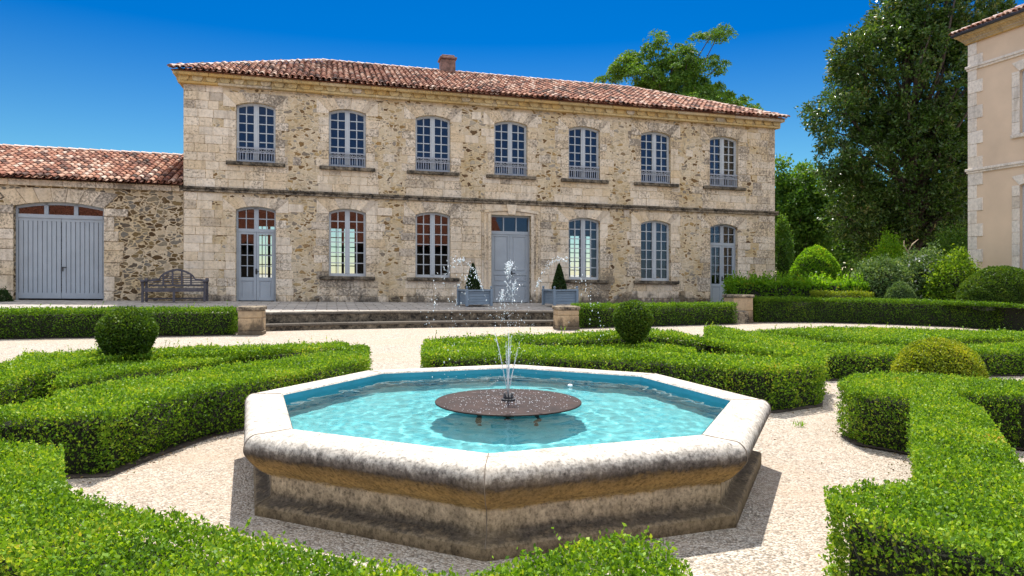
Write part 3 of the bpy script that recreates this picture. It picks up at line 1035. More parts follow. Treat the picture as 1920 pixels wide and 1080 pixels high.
def window(uc, W, vb, vt, rise, rows_n, railing, sill_w, parent):
    b = MB(HF)
    w0, w1 = REV - .06, REV + .03
    x0, x1 = uc - W / 2, uc + W / 2
    fr = .075
    b.box(x0, x0 + fr, w0, w1, vb, vt - rise * .8); b.box(x1 - fr, x1, w0, w1, vb, vt - rise * .8)
    b.box(x0 + fr, x1 - fr, w0, w1, vb, vb + .1)
    strip_arch(b, uc, W, .085, vt, rise, w0 + .001, w1)
    b.box(uc - .085, uc + .085, w0 - .012, w1, vb + .1, vt - .03)
    b.box(uc - .03, uc + .03, w0 - .026, w0 - .0121, vb + .1, vt - .06)
    zt = vt - .06
    for s in (-1, 1):
        a0, a1 = sorted((uc + s * .085, uc + s * (W / 2 - fr)))
        b.box((a0 + a1) / 2 - .017, (a0 + a1) / 2 + .017, w0 + .02, w1 - .01, vb + .1, zt)
        for k in range(1, rows_n):
            z = vb + .1 + (vt - rise * .6 - vb - .1) * k / rows_n
            b.box(a0, a1, w0 + .022, w1 - .012, z - .016, z + .016)
    f = b.build('window', M['paint'], parent)
    g_ = MB(HF)
    g_.prism([(x0 + .02, vb + .02), (x1 - .02, vb + .02), (x1 - .02, vt - rise), (uc + W * .25, vt - rise * .25), (uc, vt - .01), (uc - W * .25, vt - rise * .25), (x0 + .02, vt - rise)], w1 - .03, w1 - .028)
    me_o = g_.build('pane', M['glass'], f)
    s_ = MB(HF)
    s_.box(uc - sill_w / 2, uc + sill_w / 2, -.14, REV - .06, vb - .13, vb - .002, .02)
    s_.build('sill', M['lichen_edge'], f)
    if railing:
        r_ = MB(HF)
        w = .05
        for z, k in ((vb + .03, .016), (vb + .34, .014), (vb + .50, .022)): r_.box(x0, x1, w - .015, w + .015, z - k, z + k)
        n = 15
        for k in range(n):
            x = x0 + .04 + (W - .08) * k / (n - 1)
            r_.box(x - .011, x + .011, w - .011, w + .011, vb + .045, vb + .325)
        for k in range(9):
            x = x0 + .07 + (W - .14) * k / 8
            ring = [(x + .045 * cos(a), w, vb + .415 + .05 * sin(a)) for a in [2 * pi * j / 8 for j in range(9)]]
            r_.tube(ring, .013, 4, cap=False)
        r_.build('railing', M['rail'], f)
    return f


def door_leaf(b, x0, x1, v0, v1, w0, w1, panels, glazed=None, rows_n=4):
    """stiles, rails and raised panels of one leaf"""
    st = .085
    b.box(x0, x0 + st, w0, w1, v0, v1, .004); b.box(x1 - st, x1, w0, w1, v0, v1, .004)
    zs = [v0] + panels + [v1]
    for z in zs:
        k = .09 if z in (v0,) else .06
        lo = z if z == v0 else z - k; hi = z + k * (1.4 if z == v0 else 1) if z != v1 else z
        if z == v1: lo = z - .08
        b.box(x0 + st, x1 - st, w0 + .001, w1, lo, hi)
    for i in range(len(zs) - 1):
        a, c_ = zs[i] + .09, zs[i + 1] - .07
        if glazed is not None and i in glazed:
            xm = (x0 + x1) / 2
            b.box(xm - .015, xm + .015, w0 + .015, w1 - .01, a, c_)
            for k in range(1, rows_n):
                z = a + (c_ - a) * k / rows_n; b.box(x0 + st, x1 - st, w0 + .017, w1 - .012, z - .014, z + .014)
        else:
            b.box(x0 + st - .005, x1 - st + .005, w0 + .025, w1 - .01, a - .04, c_ + .02)
            b.box(x0 + st + .05, x1 - st - .05, w0 + .008, w0 + .0251, a + .03, c_ - .04, .012)


for i, u in enumerate(BAYS):
    window(u, OW, UP_B, UP_T, RISE, 6, True, 1.95, house)
    if i in (1, 2, 4, 5): window(u, OW, GR_B, GR_T, RISE, 6, False, 1.95, house)
for i in (0, 6):
    u = BAYS[i]; W = 1.32 if i == 0 else 1.26
    b = MB(HF); w0, w1 = REV - .06, REV + .03
    x0, x1 = u - W / 2, u + W / 2
    tb = 2.98
    b.box(x0, x0 + .06, w0, w1, DO_B, DO_T - .1); b.box(x1 - .06, x1, w0, w1, DO_B, DO_T - .1)
    strip_arch(b, u, W, .085, DO_T, RISE, w0 + .001, w1)
    b.box(x0 + .06, x1 - .06, w0 - .015, w1, tb - .05, tb + .06)
    b.box(u - .075, u + .075, w0 + .001, w1, tb + .06, DO_T - .04)
    for s in (-1, 1):
        a0, a1 = sorted((u + s * .075, u + s * (W / 2 - .06)))
        xm = (a0 + a1) / 2
        b.box(xm - .015, xm + .015, w0 + .02, w1 - .01, tb + .06, DO_T - .05)
        b.box(a0, a1, w0 + .022, w1 - .012, tb + .40, tb + .43)
        d0, d1 = sorted((u + s * .004, u + s * (W / 2 - .062)))
        door_leaf(b, d0, d1, DO_B + .03, tb - .052, w0, w1, [1.28], glazed=[1], rows_n=4)
    d = b.build('glazed_door', M['paint_door'], house)
    g_ = MB(HF)
    g_.prism([(x0 + .02, 1.2), (x1 - .02, 1.2), (x1 - .02, DO_T - RISE), (u + W * .25, DO_T - RISE * .25), (u, DO_T - .01), (u - W * .25, DO_T - RISE * .25), (x0 + .02, DO_T - RISE)], w1 - .03, w1 - .028)
    g_.build('pane', M['glass'], d)
    k = MB(HF); k.box(u - .03, u + .03, w0 - .02, w0, 1.45, 1.65, .006); k.box(u - .02, u + .10, w0 - .07, w0 - .045, 1.54, 1.565, .006); k.box(u - .02, u + .005, w0 - .07, w0 - .0201, 1.54, 1.565)
    k.build('handle', M['iron'], d)
    k = MB(HF); k.box(x0 - .12, x1 + .12, -.22, REV - .06, .40, DO_B - .003, .02); k.build('threshold', M['lichen'], d)
# front door
u = BAYS[3]; W = 1.56
b = MB(HF); w0, w1 = REV - .05, REV + .04
x0, x1 = u - W / 2, u + W / 2; tb = 3.18
b.box(x0, x0 + .05, w0, w1, DO_B, 3.84); b.box(x1 - .05, x1, w0, w1, DO_B, 3.84); b.box(x0 + .05, x1 - .05, w0, w1, 3.77, 3.84)
b.box(x0 + .05, x1 - .05, w0 - .02, w1, tb - .06, tb + .06)
for k in (-1, 1): b.box(u + k * .25 - .02, u + k * .25 + .02, w0 + .001, w1, tb + .06, 3.77)
for s in (-1, 1):
    d0, d1 = sorted((u + s * .004, u + s * (W / 2 - .052)))
    door_leaf(b, d0, d1, DO_B + .02, tb - .062, w0, w1, [1.22, 1.62])
b.box(u - .025, u + .025, w0 - .02, w0 - .001, DO_B + .03, tb - .07, .006)
d = b.build('front_door', M['paint_door'], house)
g_ = MB(HF); g_.box(x0 + .03, x1 - .03, w1 - .03, w1 - .028, tb, 3.82); g_.build('pane', M['glass'], d)
k = MB(HF); k.box(u + .05, u + .09, w0 - .02, w0, 1.5, 1.72, .006); k.box(u + .06, u + .2, w0 - .07, w0 - .045, 1.62, 1.65, .006); k.box(u + .06, u + .085, w0 - .07, w0 - .0201, 1.62, 1.645)
k.build('handle', M['iron'], d)
k = MB(HF); k.box(x0 - .2, x1 + .2, -.35, REV - .05, .40, DO_B - .003, .02); k.build('threshold', M['lichen'], d)

# ------------------------------------------------------------------ low outbuilding on the left
ob = empty('stone_outbuilding', (0.0, 27.0, V0), HA)
tag(ob, 'low rubble stone outbuilding with tiled roof and wide grey plank doors, left of the house', 'outbuilding')
OU0, OU1 = -26.0, UL - .001
OT = 4.44
gu, gW, gt, grise = -15.30, 2.62, 3.72, .16
b = MB(HF)
wall_sheet(b, OU0, OU1, .2, OT, [(gu - gW / 2, gu + gW / 2, .4, gt)], .02)
opening_trim(b, gu, gW, .4, gt, grise, .3, .02)
b.quad((OU0, .02, .2), (OU0, 8, .2), (OU0, 8, OT), (OU0, .02, OT)); b.quad((OU0, 8, .2), (OU1, 8, .2), (OU1, 8, OT), (OU0, 8, OT))
b.quad((OU0, 8, OT), (OU0, .02, OT), (OU0, 4, 6.0), (OU0, 4, 6.0001))
b.quad((OU0, .1, .45), (OU1, .1, .45), (OU1, 8, .45), (OU0, 8, .45))
b.build('wall', M['rubble_dark'], ob)
b = MB(HF)
rr = random.Random(9)
v = .42
while v < 3.55:
    h_ = rr.uniform(.28, .52)
    for s in (-1, 1):
        wd = rr.uniform(.38, .95)
        if s > 0: wd = rr.uniform(.3, 1.05)
        xa, xb = sorted((gu + s * gW / 2, gu + s * (gW / 2 + wd)))
        b.box(xa + .006, xb - .006, -rr.uniform(.005, .03), .05, v + .008, min(v + h_, 3.56) - .008, .015)
    v += h_
b.build('door_surround', M['ashlar'], ob)
b = MB(HF)
n = 7
for k in range(n):
    t0 = -1 + 2 * k / n; t1 = -1 + 2 * (k + 1) / n
    a0, a1 = t0 * gW / 2, t1 * gW / 2; c0, c1 = t0 * (gW / 2 + .45), t1 * (gW / 2 + .45)
    b.prism([(gu + a0 + .008, arch_z(a0, gW, gt, grise)), (gu + a1 - .008, arch_z(a1, gW, gt, grise)), (gu + c1 - .008, gt + .44 - .12 * t1 * t1), (gu + c0 + .008, gt + .44 - .12 * t0 * t0)], -rr.uniform(.0, .02), .05)
b.build('arch_stones', M['ashlar'], ob)
b = MB(HF)
u = OU0
while u < OU1:
    wd = min(rr.uniform(.5, .95), OU1 - u)
    b.box(u + .004, u + wd - .004, -.09, .05, OT - .22, OT - .03, .012); u += wd
b.build('eaves_course', M['ashlar'], ob)
b = MB(HF)
b.add([(OU0, -.3, OT - .02), (OU1, -.3, OT - .02), (OU1, 4, 5.95), (OU0, 4, 5.95), (OU1, 8.3, OT - .02), (OU0, 8.3, OT - .02)], [(0, 1, 2, 3), (3, 2, 4, 5)])
tile_field(b, OU0, OU1 - .1, -.30, OT, 4.3, 1.54, False, False, seed=8)
orf = b.build('roof', M['tiles'], ob)
b = MB(HF); ridge_tiles(b, (OU0, 4, 6.02), (OU1, 4, 6.02), seed=6); b.build('ridge_tile_row', M['ridge'], orf)
# plank doors under a glazed arch
b = MB(HF); w0, w1 = .18, .26
x0, x1 = gu - gW / 2, gu + gW / 2; tb = 3.24
b.box(x0, x0 + .07, w0, w1, .5, gt - grise); b.box(x1 - .07, x1, w0, w1, .5, gt - grise)
strip_arch(b, gu, gW, .09, gt, grise, w0 + .001, w1)
b.box(x0 + .07, x1 - .07, w0 - .03, w1, tb - .05, tb + .07)
for k in (-1, 1): b.box(gu + k * .435 - .06, gu + k * .435 + .06, w0 + .001, w1, tb + .07, gt - .02)
for s in (-1, 1):
    a0, a1 = sorted((gu + s * .006, gu + s * (gW / 2 - .075)))
    np_ = 9
    for k in range(np_):
        p0 = a0 + (a1 - a0) * k / np_; p1 = a0 + (a1 - a0) * (k + 1) / np_
        b.box(p0 + .007, p1 - .007, w0 + .012, w1 - .01, .56, tb - .052, .010)
    b.box(a0, a1, w0 + .004, w0 + .03, .555, .74); b.box(a0, a1, w0 + .004, w0 + .03, tb - .15, tb - .052)
gd = b.build('plank_door', M['paint_door'], ob)
g_ = MB(HF); g_.prism([(x0 + .02, tb), (x1 - .02, tb), (x1 - .02, gt - grise), (gu + .65, gt - grise * .25), (gu, gt - .01), (gu - .65, gt - grise * .25), (x0 + .02, gt - grise)], w1 - .03, w1 - .028)
g_.build('pane', M['glass'], gd)
k = MB(HF); k.box(gu + .03, gu + .06, w0 - .01, w0 + .02, 1.45, 1.6, .004); k.box(gu + .03, gu + .17, w0 - .05, w0 - .025, 1.57, 1.6, .005); k.box(gu + .03, gu + .055, w0 - .05, w0, 1.57, 1.6)
k.build('handle', M['iron'], gd)

# ------------------------------------------------------------------ stucco house on the right
RC = at(1817, 500, 28.0)
rh = empty('stucco_house', (RC.x, RC.y, gz(RC.x)), HA - pi / 2)
# local x runs towards the viewer along the visible face, local y into the house, z up
tag(rh, 'tan stucco house with white stone quoins and dark gutter at the right edge', 'house')
rz0 = gz(RC.x)


def RF(x, y, z):
    return (x, y, z - 0.006 * x)


def rv(px, py, tau):
    """height above the foot for a pixel on the face, tau metres along it"""
    Y = RC.y - tau * cos(HA)
    return EYE - (py - HOR) / FPX * Y - rz0 + 0.006 * tau


z_s2 = rv(1817, 320, 0); z_s1 = rv(1817, 128, 0); z_c = rv(1817, 84, 0)
wx = 2.78; WWD = 1.3
up_b, up_t = rv(1905, 250, 2.1), rv(1905, 128, 2.1)
lo_b, lo_t = 1.2, rv(1905, 342, 2.1)
b = MB(RF)
hl = [(wx - WWD / 2, wx + WWD / 2, lo_b, lo_t), (wx - WWD / 2, wx + WWD / 2, up_b, up_t), (wx + 2.4, wx + 3.6, lo_b, lo_t), (wx + 2.4, wx + 3.6, up_b, up_t)]
wall_sheet(b, 0, 11, -.3, z_c + .3, hl, 0)
for h in hl: opening_trim(b, (h[0] + h[1]) / 2, WWD, h[2], h[3], .10, .25)
b.quad((0, 0, -.3), (0, 10, -.3), (0, 10, z_c + .3), (0, 0, z_c + .3)); b.quad((11, 0, -.3), (11, 10, -.3), (11, 10, z_c + .3), (11, 0, z_c + .3))
b.quad((0, 10, -.3), (11, 10, -.3), (11, 10, z_c + .3), (0, 10, z_c + .3))
b.build('wall', M['stucco'], rh)
b = MB(RF)
v = -.2; k = 0
while v < z_c - .02:
    h_ = .50
    v1 = min(v + h_, z_c)
    if v < z_s2 < v1 - .05: v1 = z_s2 - .0
    L_ = .62 if k % 2 else .36
    b.box(-.035, L_, -.035, .02, v + .004, v1 - .004, .012)
    b.box(-.035, .02, .021, .6 if k % 2 == 0 else .34, v + .004, v1 - .004, .012)
    v = v1; k += 1
b.build('quoins', M['ashlar_pale'], rh)
for h in hl:
    b = MB(RF)
    x0, x1 = h[0], h[1]
    v = h[2] - .02
    while v < h[3] - .12:
        h_ = min(.44, h[3] - .10 - v)
        for xa, xb in ((x0 - .30, x0), (x1, x1 + .30)): b.box(xa, xb, -.035, .02, v + .004, v + h_ - .004, .01)
        v += h_
    xc = (x0 + x1) / 2
    for k in range(5):
        t0 = -1 + .4 * k; t1 = t0 + .4
        a0, a1 = t0 * WWD / 2, t1 * WWD / 2; c0, c1 = t0 * (WWD / 2 + .30), t1 * (WWD / 2 + .30)
        b.prism([(xc + a0 + .003, arch_z(a0, WWD, h[3], .1)), (xc + a1 - .003, arch_z(a1, WWD, h[3], .1)), (xc + c1 - .003, h[3] + .30 - .06 * t1 * t1), (xc + c0 + .003, h[3] + .30 - .06 * t0 * t0)], -.035 - .01 * (k == 2), .02)
    b.box(x0 - .32, x1 + .32, -.09, .2, h[2] - .16, h[2] - .021, .015)
    b.build('window_surround', M['ashlar_pale'], rh)
b = MB(RF)
for z in (z_s2, z_s1):
    b.box(-.11, 11.1, -.11, .02, z - .05, z + .05, .012); b.box(-.07, 11.1, -.07, .02, z - .13, z - .0501, .012)
    b.box(-.11, .02, .021, 10, z - .05, z + .05, .012)
b.build('string_course', M['ashlar_pale'], rh)
b = MB(RF)
for k in range(9):
    d_ = .10 + .27 * (k / 8) ** 1.3
    z0_, z1_ = z_c + .36 * k / 9, z_c + .36 * (k + 1) / 9
    b.box(-d_, 11.1, -d_, .02, z0_ + .0005, z1_); b.box(-d_, 0, .021, 10, z0_ + .0005, z1_)
b.build('cornice', M['ashlar_gold'], rh)
b = MB(RF)
b.tube([(-.42, -.40, z_c + .42), (11.4, -.40, z_c + .42)], .075, 8); b.tube([(-.42, -.40, z_c + .42), (-.42, 10, z_c + .42)], .075, 8)
b.build('gutter', M['zinc'], rh)
b = MB(RF)
ez = z_c + .43
b.add([(-.4, -.4, ez), (11.4, -.4, ez), (11.4, 10.4, ez), (-.4, 10.4, ez), (5, 5, ez + 2.3), (6, 5, ez + 2.3)], [(0, 1, 5, 4), (1, 2, 5), (2, 3, 4, 5), (3, 0, 4), (3, 2, 1, 0)])
tile_field(b, -.4, 11.4, -.4, ez, 5.4, 2.3, True, True, seed=12)
rroof = b.build('roof', M['tiles'], rh)
b = MB(RF); ridge_tiles(b, (-.4, -.4, ez + .05), (5, 5, ez + 2.35), seed=4); b.build('ridge_tile_row', M['ridge'], rroof)
for h in hl:
    b = MB(RF); x0, x1 = h[0], h[1]; w0, w1 = .12, .2; xc = (x0 + x1) / 2
    b.box(x0, x0 + .07, w0, w1, h[2], h[3] - .08); b.box(x1 - .07, x1, w0, w1, h[2], h[3] - .08); b.box(xc - .06, xc + .06, w0 - .01, w1, h[2], h[3] - .02); b.box(x0 + .07, x1 - .07, w0 + .001, w1, h[2], h[2] + .09)
    strip_arch(b, xc, WWD, .08, h[3], .10, w0 + .001, w1)
    for k in range(1, 5):
        z = h[2] + (h[3] - h[2]) * k / 5; b.box(x0 + .07, x1 - .07, w0 + .02, w1 - .01, z - .015, z + .015)
    f = b.build('window', M['paint'], rh)
    g_ = MB(RF); g_.box(x0 + .03, x1 - .03, w1 - .02, w1 - .018, h[2] + .03, h[3] - .11); g_.build('pane', M['glass'], f)
b = MB(RF); b.box(.3, 10.7, .45, .5, .0, z_c); b.build('rooms', M['plaster'], rh)

# ------------------------------------------------------------------ long barn across the garden (mirrored in the panes)
bn = empty('tiled_barn', (-4, -20, 0), HA)
tag(bn, 'long red tiled barn across the garden, seen mirrored in the ground floor windows', 'barn')
b = MB()
b.box(-26, 26, -10, 0, -.8, 4.5); b.build('wall', m_plain('dark_barn_boards', (0.05, 0.04, 0.032), .95, .3, 3, .3), bn)
b = MB(); b.add([(-26.4, .4, 4.5), (26.4, .4, 4.5), (26.4, -5, 8.7), (-26.4, -5, 8.7), (26.4, -10.4, 4.5), (-26.4, -10.4, 4.5)], [(0, 1, 2, 3), (3, 2, 4, 5), (0, 3, 5), (1, 4, 2), (0, 5, 4, 1)])
b.build('roof', m_plain('barn_tiles', (0.30, 0.09, 0.045), 0.9, 0.35, 4, 0.4), bn)

# ------------------------------------------------------------------ terrace and steps
SX = np.array([-8.5, -4.6, 0.0]); SW = np.array([-6.35, -5.55, -5.3])
PF = np.polyfit(SX, SW, 2)


def foot_w(u):
    return float(np.polyval(PF, u))


def paving_material():
    t = NT('terrace_paving')
    c = t.coord()
    br = t.n('ShaderNodeTexBrick', {'Vector': c, 'Scale': 1.0, 'Mortar Size': 0.018, 'Brick Width': 0.62, 'Row Height': 0.42, 'Color1': (0.40, 0.36, 0.31, 1), 'Color2': (0.31, 0.275, 0.24, 1), 'Mortar': (0.13, 0.11, 0.09, 1)})
    nz = t.noise(c, 2.2, 6, .65)
    col = t.mix(.7, br.outputs[0], t.ramp(nz.outputs[0], [(.3, .6), (.7, 1.2)]), 'MULTIPLY')
    t.pbr(col, .85, t.bump(nz.outputs[0], .3, .02))
    return t.mat


def tz(w):
    return 0.43 + (w + 5.0) / 5.0 * 0.075


US = np.linspace(-9.25, 0.62, 24)
b = MB(HF)
edge = [(-22.0, -4.6)] + [(-9.25, -4.6)] * 0 + [(u, foot_w(u) + .47) for u in US] + [(7.2, -4.6)]
top = [(u, w, tz(w)) for u, w in edge]
bk = [(u, 0.0, tz(0)) for u, w in edge]
n = len(edge)
for i in range(n - 1):
    b.quad(top[i], top[i + 1], bk[i + 1], bk[i])
tag(b.build('terrace_paving', paving_material()), kind='structure')
o = bpy.context.scene.objects['terrace_paving']; o.location = house_mat; o.rotation_euler = (0, 0, HA)
b = MB(HF)


def step_band(b, off_front, off_back, zt, h_, nose=.03):
    for i in range(len(US) - 1):
        u0, u1 = US[i] + .002, US[i + 1] - .002
        f0, f1 = foot_w(u0), foot_w(u1)
        z0, z1 = zt(u0), zt(u1)
        vs = [(u0, f0 + off_front + nose, z0 - h_), (u1, f1 + off_front + nose, z1 - h_), (u1, f1 + off_front + nose, z1 - .07), (u0, f0 + off_front + nose, z0 - .07),
              (u1, f1 + off_front, z1 - .06), (u0, f0 + off_front, z0 - .06), (u1, f1 + off_front, z1 - .012), (u0, f0 + off_front, z0 - .012),
              (u1, f1 + off_front + .012, z1), (u0, f0 + off_front + .012, z0), (u1, f1 + off_back, z1), (u0, f0 + off_back, z0)]
        b.cur = 1; b.add(vs, [(0, 1, 2, 3), (3, 2, 4, 5)])
        b.cur = 0; b.add(vs, [(5, 4, 6, 7), (7, 6, 8, 9), (9, 8, 10, 11)])


def gv(u, w):
    p = house_to_world(u, w, 0)
    return gz(p.x) + SB * u


step_band(b, .42, .95, lambda u: tz(foot_w(u) + .47) + .006, .34)
step_band(b, 0.0, .46, lambda u: gv(u, foot_w(u)) + .185, .24)
M['tread'] = m_ashlar('tread_stone', (0.46, 0.41, 0.34), (0.42, 0.36, 0.28), .5, .3, .2)
st = b.build('stone_steps', [M['tread'], M['lichen_edge']])
st.location = house_mat; st.rotation_euler = (0, 0, HA)
tag(st, kind='structure')
# retaining edge either side
b = MB(HF)
b.box(-22, -9.2, -4.62, -4.4, .0, .425); b.box(.6, 7.2, -4.62, -4.4, -.2, .425)
st = b.build('terrace_edge', M['lichen']); st.location = house_mat; st.rotation_euler = (0, 0, HA); tag(st, kind='structure')


def pillar(px, py, wd, ht, label):
    p = on_ground(px, py)
    r = empty('stone_pillar', (p.x, p.y + wd / 2, p.z), HA * .7)
    tag(r, label, 'pillar', 'stone pillars at the hedge ends')
    b = MB(); b.box(-wd * .48, wd * .48, -wd * .48, wd * .48, -.1, .10, .02); b.box(-wd * .46, wd * .46, -wd * .46, wd * .46, .101, .42, .02); b.box(-wd * .462, wd * .458, -wd * .46, wd * .46, .424, ht - .10, .02)
    b.build('shaft', M['ashlar_gold'] if False else M['pillar'], r)
    b = MB(); b.box(-wd * .51, wd * .51, -wd * .51, wd * .51, ht - .099, ht, .02); b.build('cap', M['lichen'], r)
    return r


M['pillar'] = m_ashlar('pillar_stone', (0.48, 0.36, 0.23), (0.43, 0.31, 0.18), .35, .3, .5)
pillar(464, 629, .62, .71, 'ochre stone pillar at the left end of the terrace steps')
pillar(1063, 619, .68, .68, 'ochre stone pillar at the right end of the steps, before the tub')
pillar(1391, 606, .80, .98, 'pale stone pillar between the two straight hedges on the right')

# ------------------------------------------------------------------ bench
bp = house_to_world(-11.6, -1.0, 0)
bench = empty('garden_bench', (bp.x, bp.y, .51 + SB * 12.05), HA)
tag(bench, 'weathered teak garden bench with high arched back against the wall', 'bench')
bw = .92
b = MB()
for k in range(5): b.box(-bw + .05, bw - .05, -.28 + k * .1, -.20 + k * .1, .42, .445, .005)
b.build('seat', M['teak'], bench)
b = MB()
b.box(-bw + .06, bw - .06, .21, .25, .50, .56)
prof = lambda x: .72 + .10 * (1 - min(1, abs(x) / .86)) + .26 * max(0, 1 - (x / .55) ** 2) ** .6
n = 28
for k in range(n):
    x0 = -.86 + 1.72 * k / n; x1 = -.86 + 1.72 * (k + 1) / n
    b.prism([(x0, prof(x0) - .07), (x1, prof(x1) - .07), (x1, prof(x1)), (x0, prof(x0))], .205, .255)
for x in (-.42, -.14, .14, .42): b.box(x - .025, x + .025, .212, .248, .56, prof(x) - .06)
for z in (.62, .69, .76, .83, .90):
    h_ = max([abs(x) for x in np.linspace(-.86, .86, 87) if prof(x) - .05 > z] or [0])
    if h_ > .05: b.box(-h_, h_, .218, .242, z - .014, z + .014)
b.build('backrest', M['teak'], bench)
for s in (-1, 1):
    b = MB(); b.box(s * bw - .04, s * bw + .04, -.32, .22, .64, .69, .01); b.tube([(s * bw - .045, -.32, .67), (s * bw + .045, -.32, .67)], .05, 10); b.tube([(s * bw - .045, .2, .70), (s * bw + .045, .2, .70)], .07, 10)
    b.build('armrest', M['teak'], bench)
    for y in (-.29, .22):
        b = MB(); b.box(s * bw - .035, s * bw + .035, y - .03, y + .03, .0, .64 if y < 0 else .74, .006); b.build('leg', M['teak'], bench)
b = MB(); b.box(-bw + .04, bw - .04, -.31, -.27, .33, .415); b.box(-bw + .04, bw - .04, -.05, -.01, .08, .13); b.box(-.035, .035, -.305, -.245, .0, .33); b.build('seat_rail', M['teak'], bench)

# ------------------------------------------------------------------ tubs with clipped cones
M['tub'] = m_plain('tub_paint', (0.17, 0.22, 0.27), .55, .1, 4, .1)


def tub(px, py, label, label2, lean):
    Y = 24.6 + (px - 960) * .004
    p = at(px, py, Y)
    r = empty('planter_tub', p, HA * 1.6)
    tag(r, label, 'planter', 'painted wooden tubs beside the front door')
    hw = .44; h_ = .56
    b = MB()
    for k in range(5): b.box(-hw + .04, hw - .04, -hw + .02, hw - .02, .05 + k * .092, .05 + (k + 1) * .092 - .006, .006)
    b.box(-hw + .05, hw - .05, -hw + .05, hw - .05, .05, h_ - .06); b.build('side_boards', M['tub'], r)
    for sx in (-1, 1):
        for sy in (-1, 1):
            b = MB(); b.box(sx * hw - .045, sx * hw + .045, sy * hw - .045, sy * hw + .045, 0, h_ + .02, .01); b.lathe([(0.001, .13), (.03, .12), (.045, .085), (.03, .05), (.02, .03)], 10, c=(sx * hw, sy * hw, h_ - .01)); b.build('corner_post', M['tub'], r)
    b = MB()
    for sy in (-1, 1): b.box(-hw + .046, hw - .046, sy * hw - .03, sy * hw + .03, h_ - .06, h_ - .005, .008); b.box(sy * hw - .03, sy * hw + .03, -hw + .046, hw - .046, h_ - .06, h_ - .005, .008)
    b.build('top_rail', M['tub'], r)
    b = MB(); b.box(-hw + .06, hw - .06, -hw + .06, hw - .06, h_ - .08, h_ - .05); b.build('earth', M['soil'], r)
    o = shrub('topiary_cone', (p.x + lean, p.y, p.z + h_ + .40), (.29, .29, .50), .055, M['cone'], label2, 'topiary', 'clipped cones in the tubs', shape=lambda t: np.clip(1.08 - .95 * t, .12, 1) / np.maximum(np.sqrt(np.clip(1 - (2 * t - 1) ** 2, .02, 1)), .35) * np.clip(np.sqrt(np.clip(1 - (2 * t - 1) ** 8, 0, 1)), .05, 1), rough=.04, zmin=p.z + h_ - .05)
    return r


M['cone'] = m_leaf('cone_leaves', [(0.0, (0.012, 0.028, 0.006)), (.6, (0.025, 0.055, 0.010)), (1.0, (0.05, 0.09, 0.016))], .25, .4)
tub(890, 573, 'blue grey wooden tub with a clipped cone, left of the front door', 'dark clipped cone in the tub left of the front door', -.06)
tub(1050, 572, 'blue grey wooden tub with a clipped cone, right of the front door', 'dark clipped cone in the tub right of the front door', -.03)

# ------------------------------------------------------------------ fountain
HS = 1.06
FC = Vector((-.066 * HS, 5.79 * HS, gz(-.07)))
fo = empty('fountain', FC)
fo.rotation_euler = (0, .006, 0)
tag(fo, 'low octagonal stone fountain basin of turquoise water with a dark round plate', 'fountain')
ROT = -pi / 2 - .0364
RI_ = 1.83 * HS; RO = 2.28


def octagon(prof, closed=False, dent=None):
    """rings of 8 corners, each side subdivided so stains and joints have room"""
    sub = 6
    b = MB(); vs = []
    for r, z in prof:
        for k in range(8):
            a0 = ROT + k * pi / 4; a1 = a0 + pi / 4
            for j in range(sub):
                t = j / sub
                vs.append((r * (cos(a0) * (1 - t) + cos(a1) * t), r * (sin(a0) * (1 - t) + sin(a1) * t), z))
    m = 8 * sub; fs = []
    for i in range(len(prof) - 1):
        for k in range(m): fs.append((i * m + k, i * m + (k + 1) % m, (i + 1) * m + (k + 1) % m, (i + 1) * m + k))
    b.add(vs, fs)
    return b


